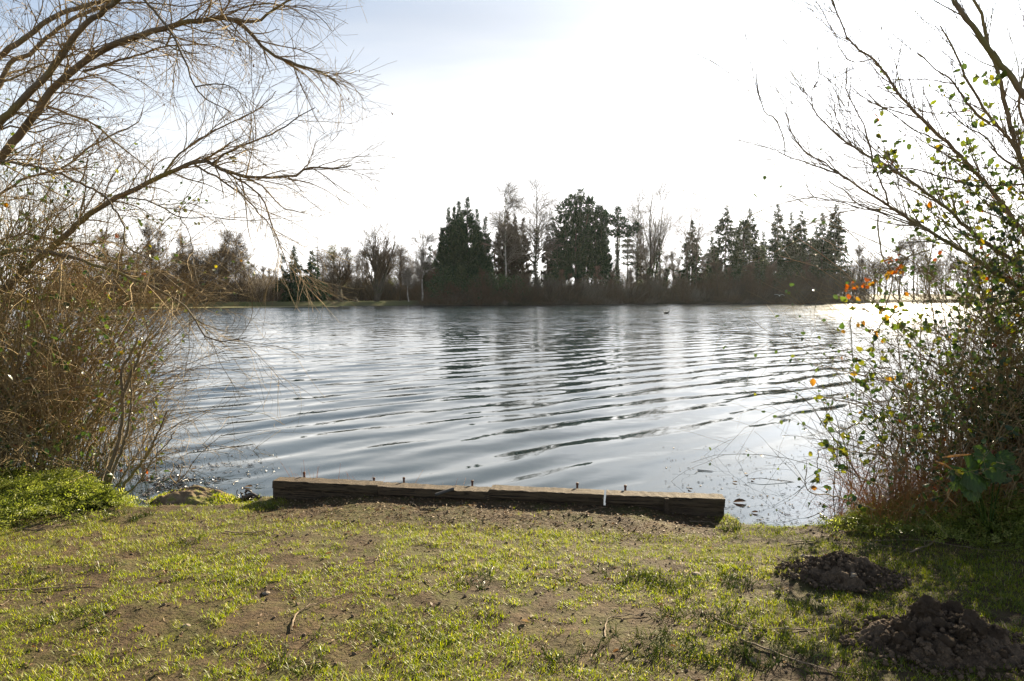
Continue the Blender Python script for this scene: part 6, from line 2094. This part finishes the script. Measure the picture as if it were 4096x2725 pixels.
    tag(mb.build('dead_grass', M['dry_grass']), 'tangled rusty brown dead grass at the foot of the right hand thicket', 'grass', None, 'stuff')
    mb = MB()
    n = 900
    c = gnd(4030, 2020, .1)
    p = np.column_stack([c[0] + rng.normal(size=n) * .30, c[1] + rng.normal(size=n) * .2, .05 + rng.random(n) * .12])
    d = np.column_stack([rng.normal(size=n), rng.normal(size=n) * .5, rng.uniform(0, .6, n)])
    P = march(rng, p, d, rng.uniform(.2, .55, n), 7, .0, .10, .1, .08)
    tag(MB().tubes(P, rng.uniform(.001, .002, n)[:, None] * np.ones((1, 7)), 3, .6 + .4 * rng.random(n)).build('straw', M['dry_grass']), 'pale straw lying in the shade at the right picture edge', 'straw', None, 'stuff')
    # hogweed
    b = at(3960, 2020, 4.85)
    b[2] = gz(b[0], b[1])
    r = empty('hogweed_plant', tuple(b), 0, 'large lobed green hogweed leaves in the shade at the right bramble foot', 'plant')
    for sx, sy, s, tilt, yaw in ((3870, 1880, .155, 1.05, .35), (3900, 1925, .135, 1.2, -.2), (3985, 1835, .165, 1.0, -.15), (4030, 1850, .11, .9, -.8), (3830, 1920, .10, 1.1, .8)):
        p = at(sx, sy, 4.72) - b
        q = smooth_line([np.array([0, 0, 0]), p * .5 + np.array([0, 0, .06]), p], 8)
        MB().tubes(q[None], np.full((1, 8), .005), 5).build('stalk', M['hogweed'], r)
        # palmate leaf: five lobes with toothed rims
        V, F = [[0, 0, 0]], []
        nA = 60
        for i in range(nA + 1):
            a = -2.5 + 5.0 * i / nA
            lobe = .55 + .45 * abs(math.cos(a * 1.55)) ** .8
            tooth = 1 + .06 * (i % 3 - 1)
            rr = lobe * tooth * (1 - .10 * abs(a))
            for f in (.5, 1.0):
                V.append([math.sin(a) * rr * f, math.cos(a) * rr * f, -.16 * f * f + .10 * f * math.cos(a * 3.1) + .02 * math.sin(i * 1.7)])
        for i in range(nA):
            a0, b0, a1, b1 = 1 + 2 * i, 2 + 2 * i, 3 + 2 * i, 4 + 2 * i
            F += [[0, a1, a0], [a0, a1, b1], [a0, b1, b0]]
        o = MB().add(np.array(V), np.array(F), rng.random()).build('leaf', M['hogweed'], r, True)
        o.location = tuple(p)
        o.rotation_euler = (Matrix.Rotation(tilt, 3, 'X') @ Matrix.Rotation(math.pi + yaw * 1.5, 3, 'Z')).to_euler()
        o.scale = (s, s, s)
    # pale broken reed blades by the hogweed
    for pts, lb in (([(3740, 1845), (3790, 1865), (3845, 1912)], 'pale bent reed blade left of the hogweed leaves'), ([(3770, 1830), (3830, 1822), (3885, 1818)], 'pale reed blade lying level above the hogweed leaves'), ([(3800, 1950), (3790, 1985), (3815, 2010), (3830, 2025)], 'pale dry stalk bent to the ground below the hogweed')):
        q = smooth_line(limb_pts(pts, 4.75, 4.7), 10)
        o = MB().tubes(q[None], (np.array([.004, .005, .006, .007, .007, .006, .006, .005, .004, .002]))[None], 4, [.95]).build('reed_blade', M['dry_grass'])
        tag(o, lb, 'reed', 'broken reed blades by the hogweed')


right_side()


# ------------------------------------------------------------------ thin air over the lake
def haze():
    m, t, out = new_mat('thin_haze')
    v = t.add('ShaderNodeVolumePrincipled')
    v.inputs['Color'].default_value = (.92, .95, 1, 1)
    v.inputs['Density'].default_value = .000045
    v.inputs['Anisotropy'].default_value = .55
    t.l.new(v.outputs[0], out.inputs['Volume'])
    mb = MB()
    box(mb, (0, 300, 10.5), (1000, 730, 25.0))
    o = mb.build('haze', m)
    tag(o, 'thin pale haze over the lake and its banks', 'haze', None, 'stuff')


if True:
    haze()
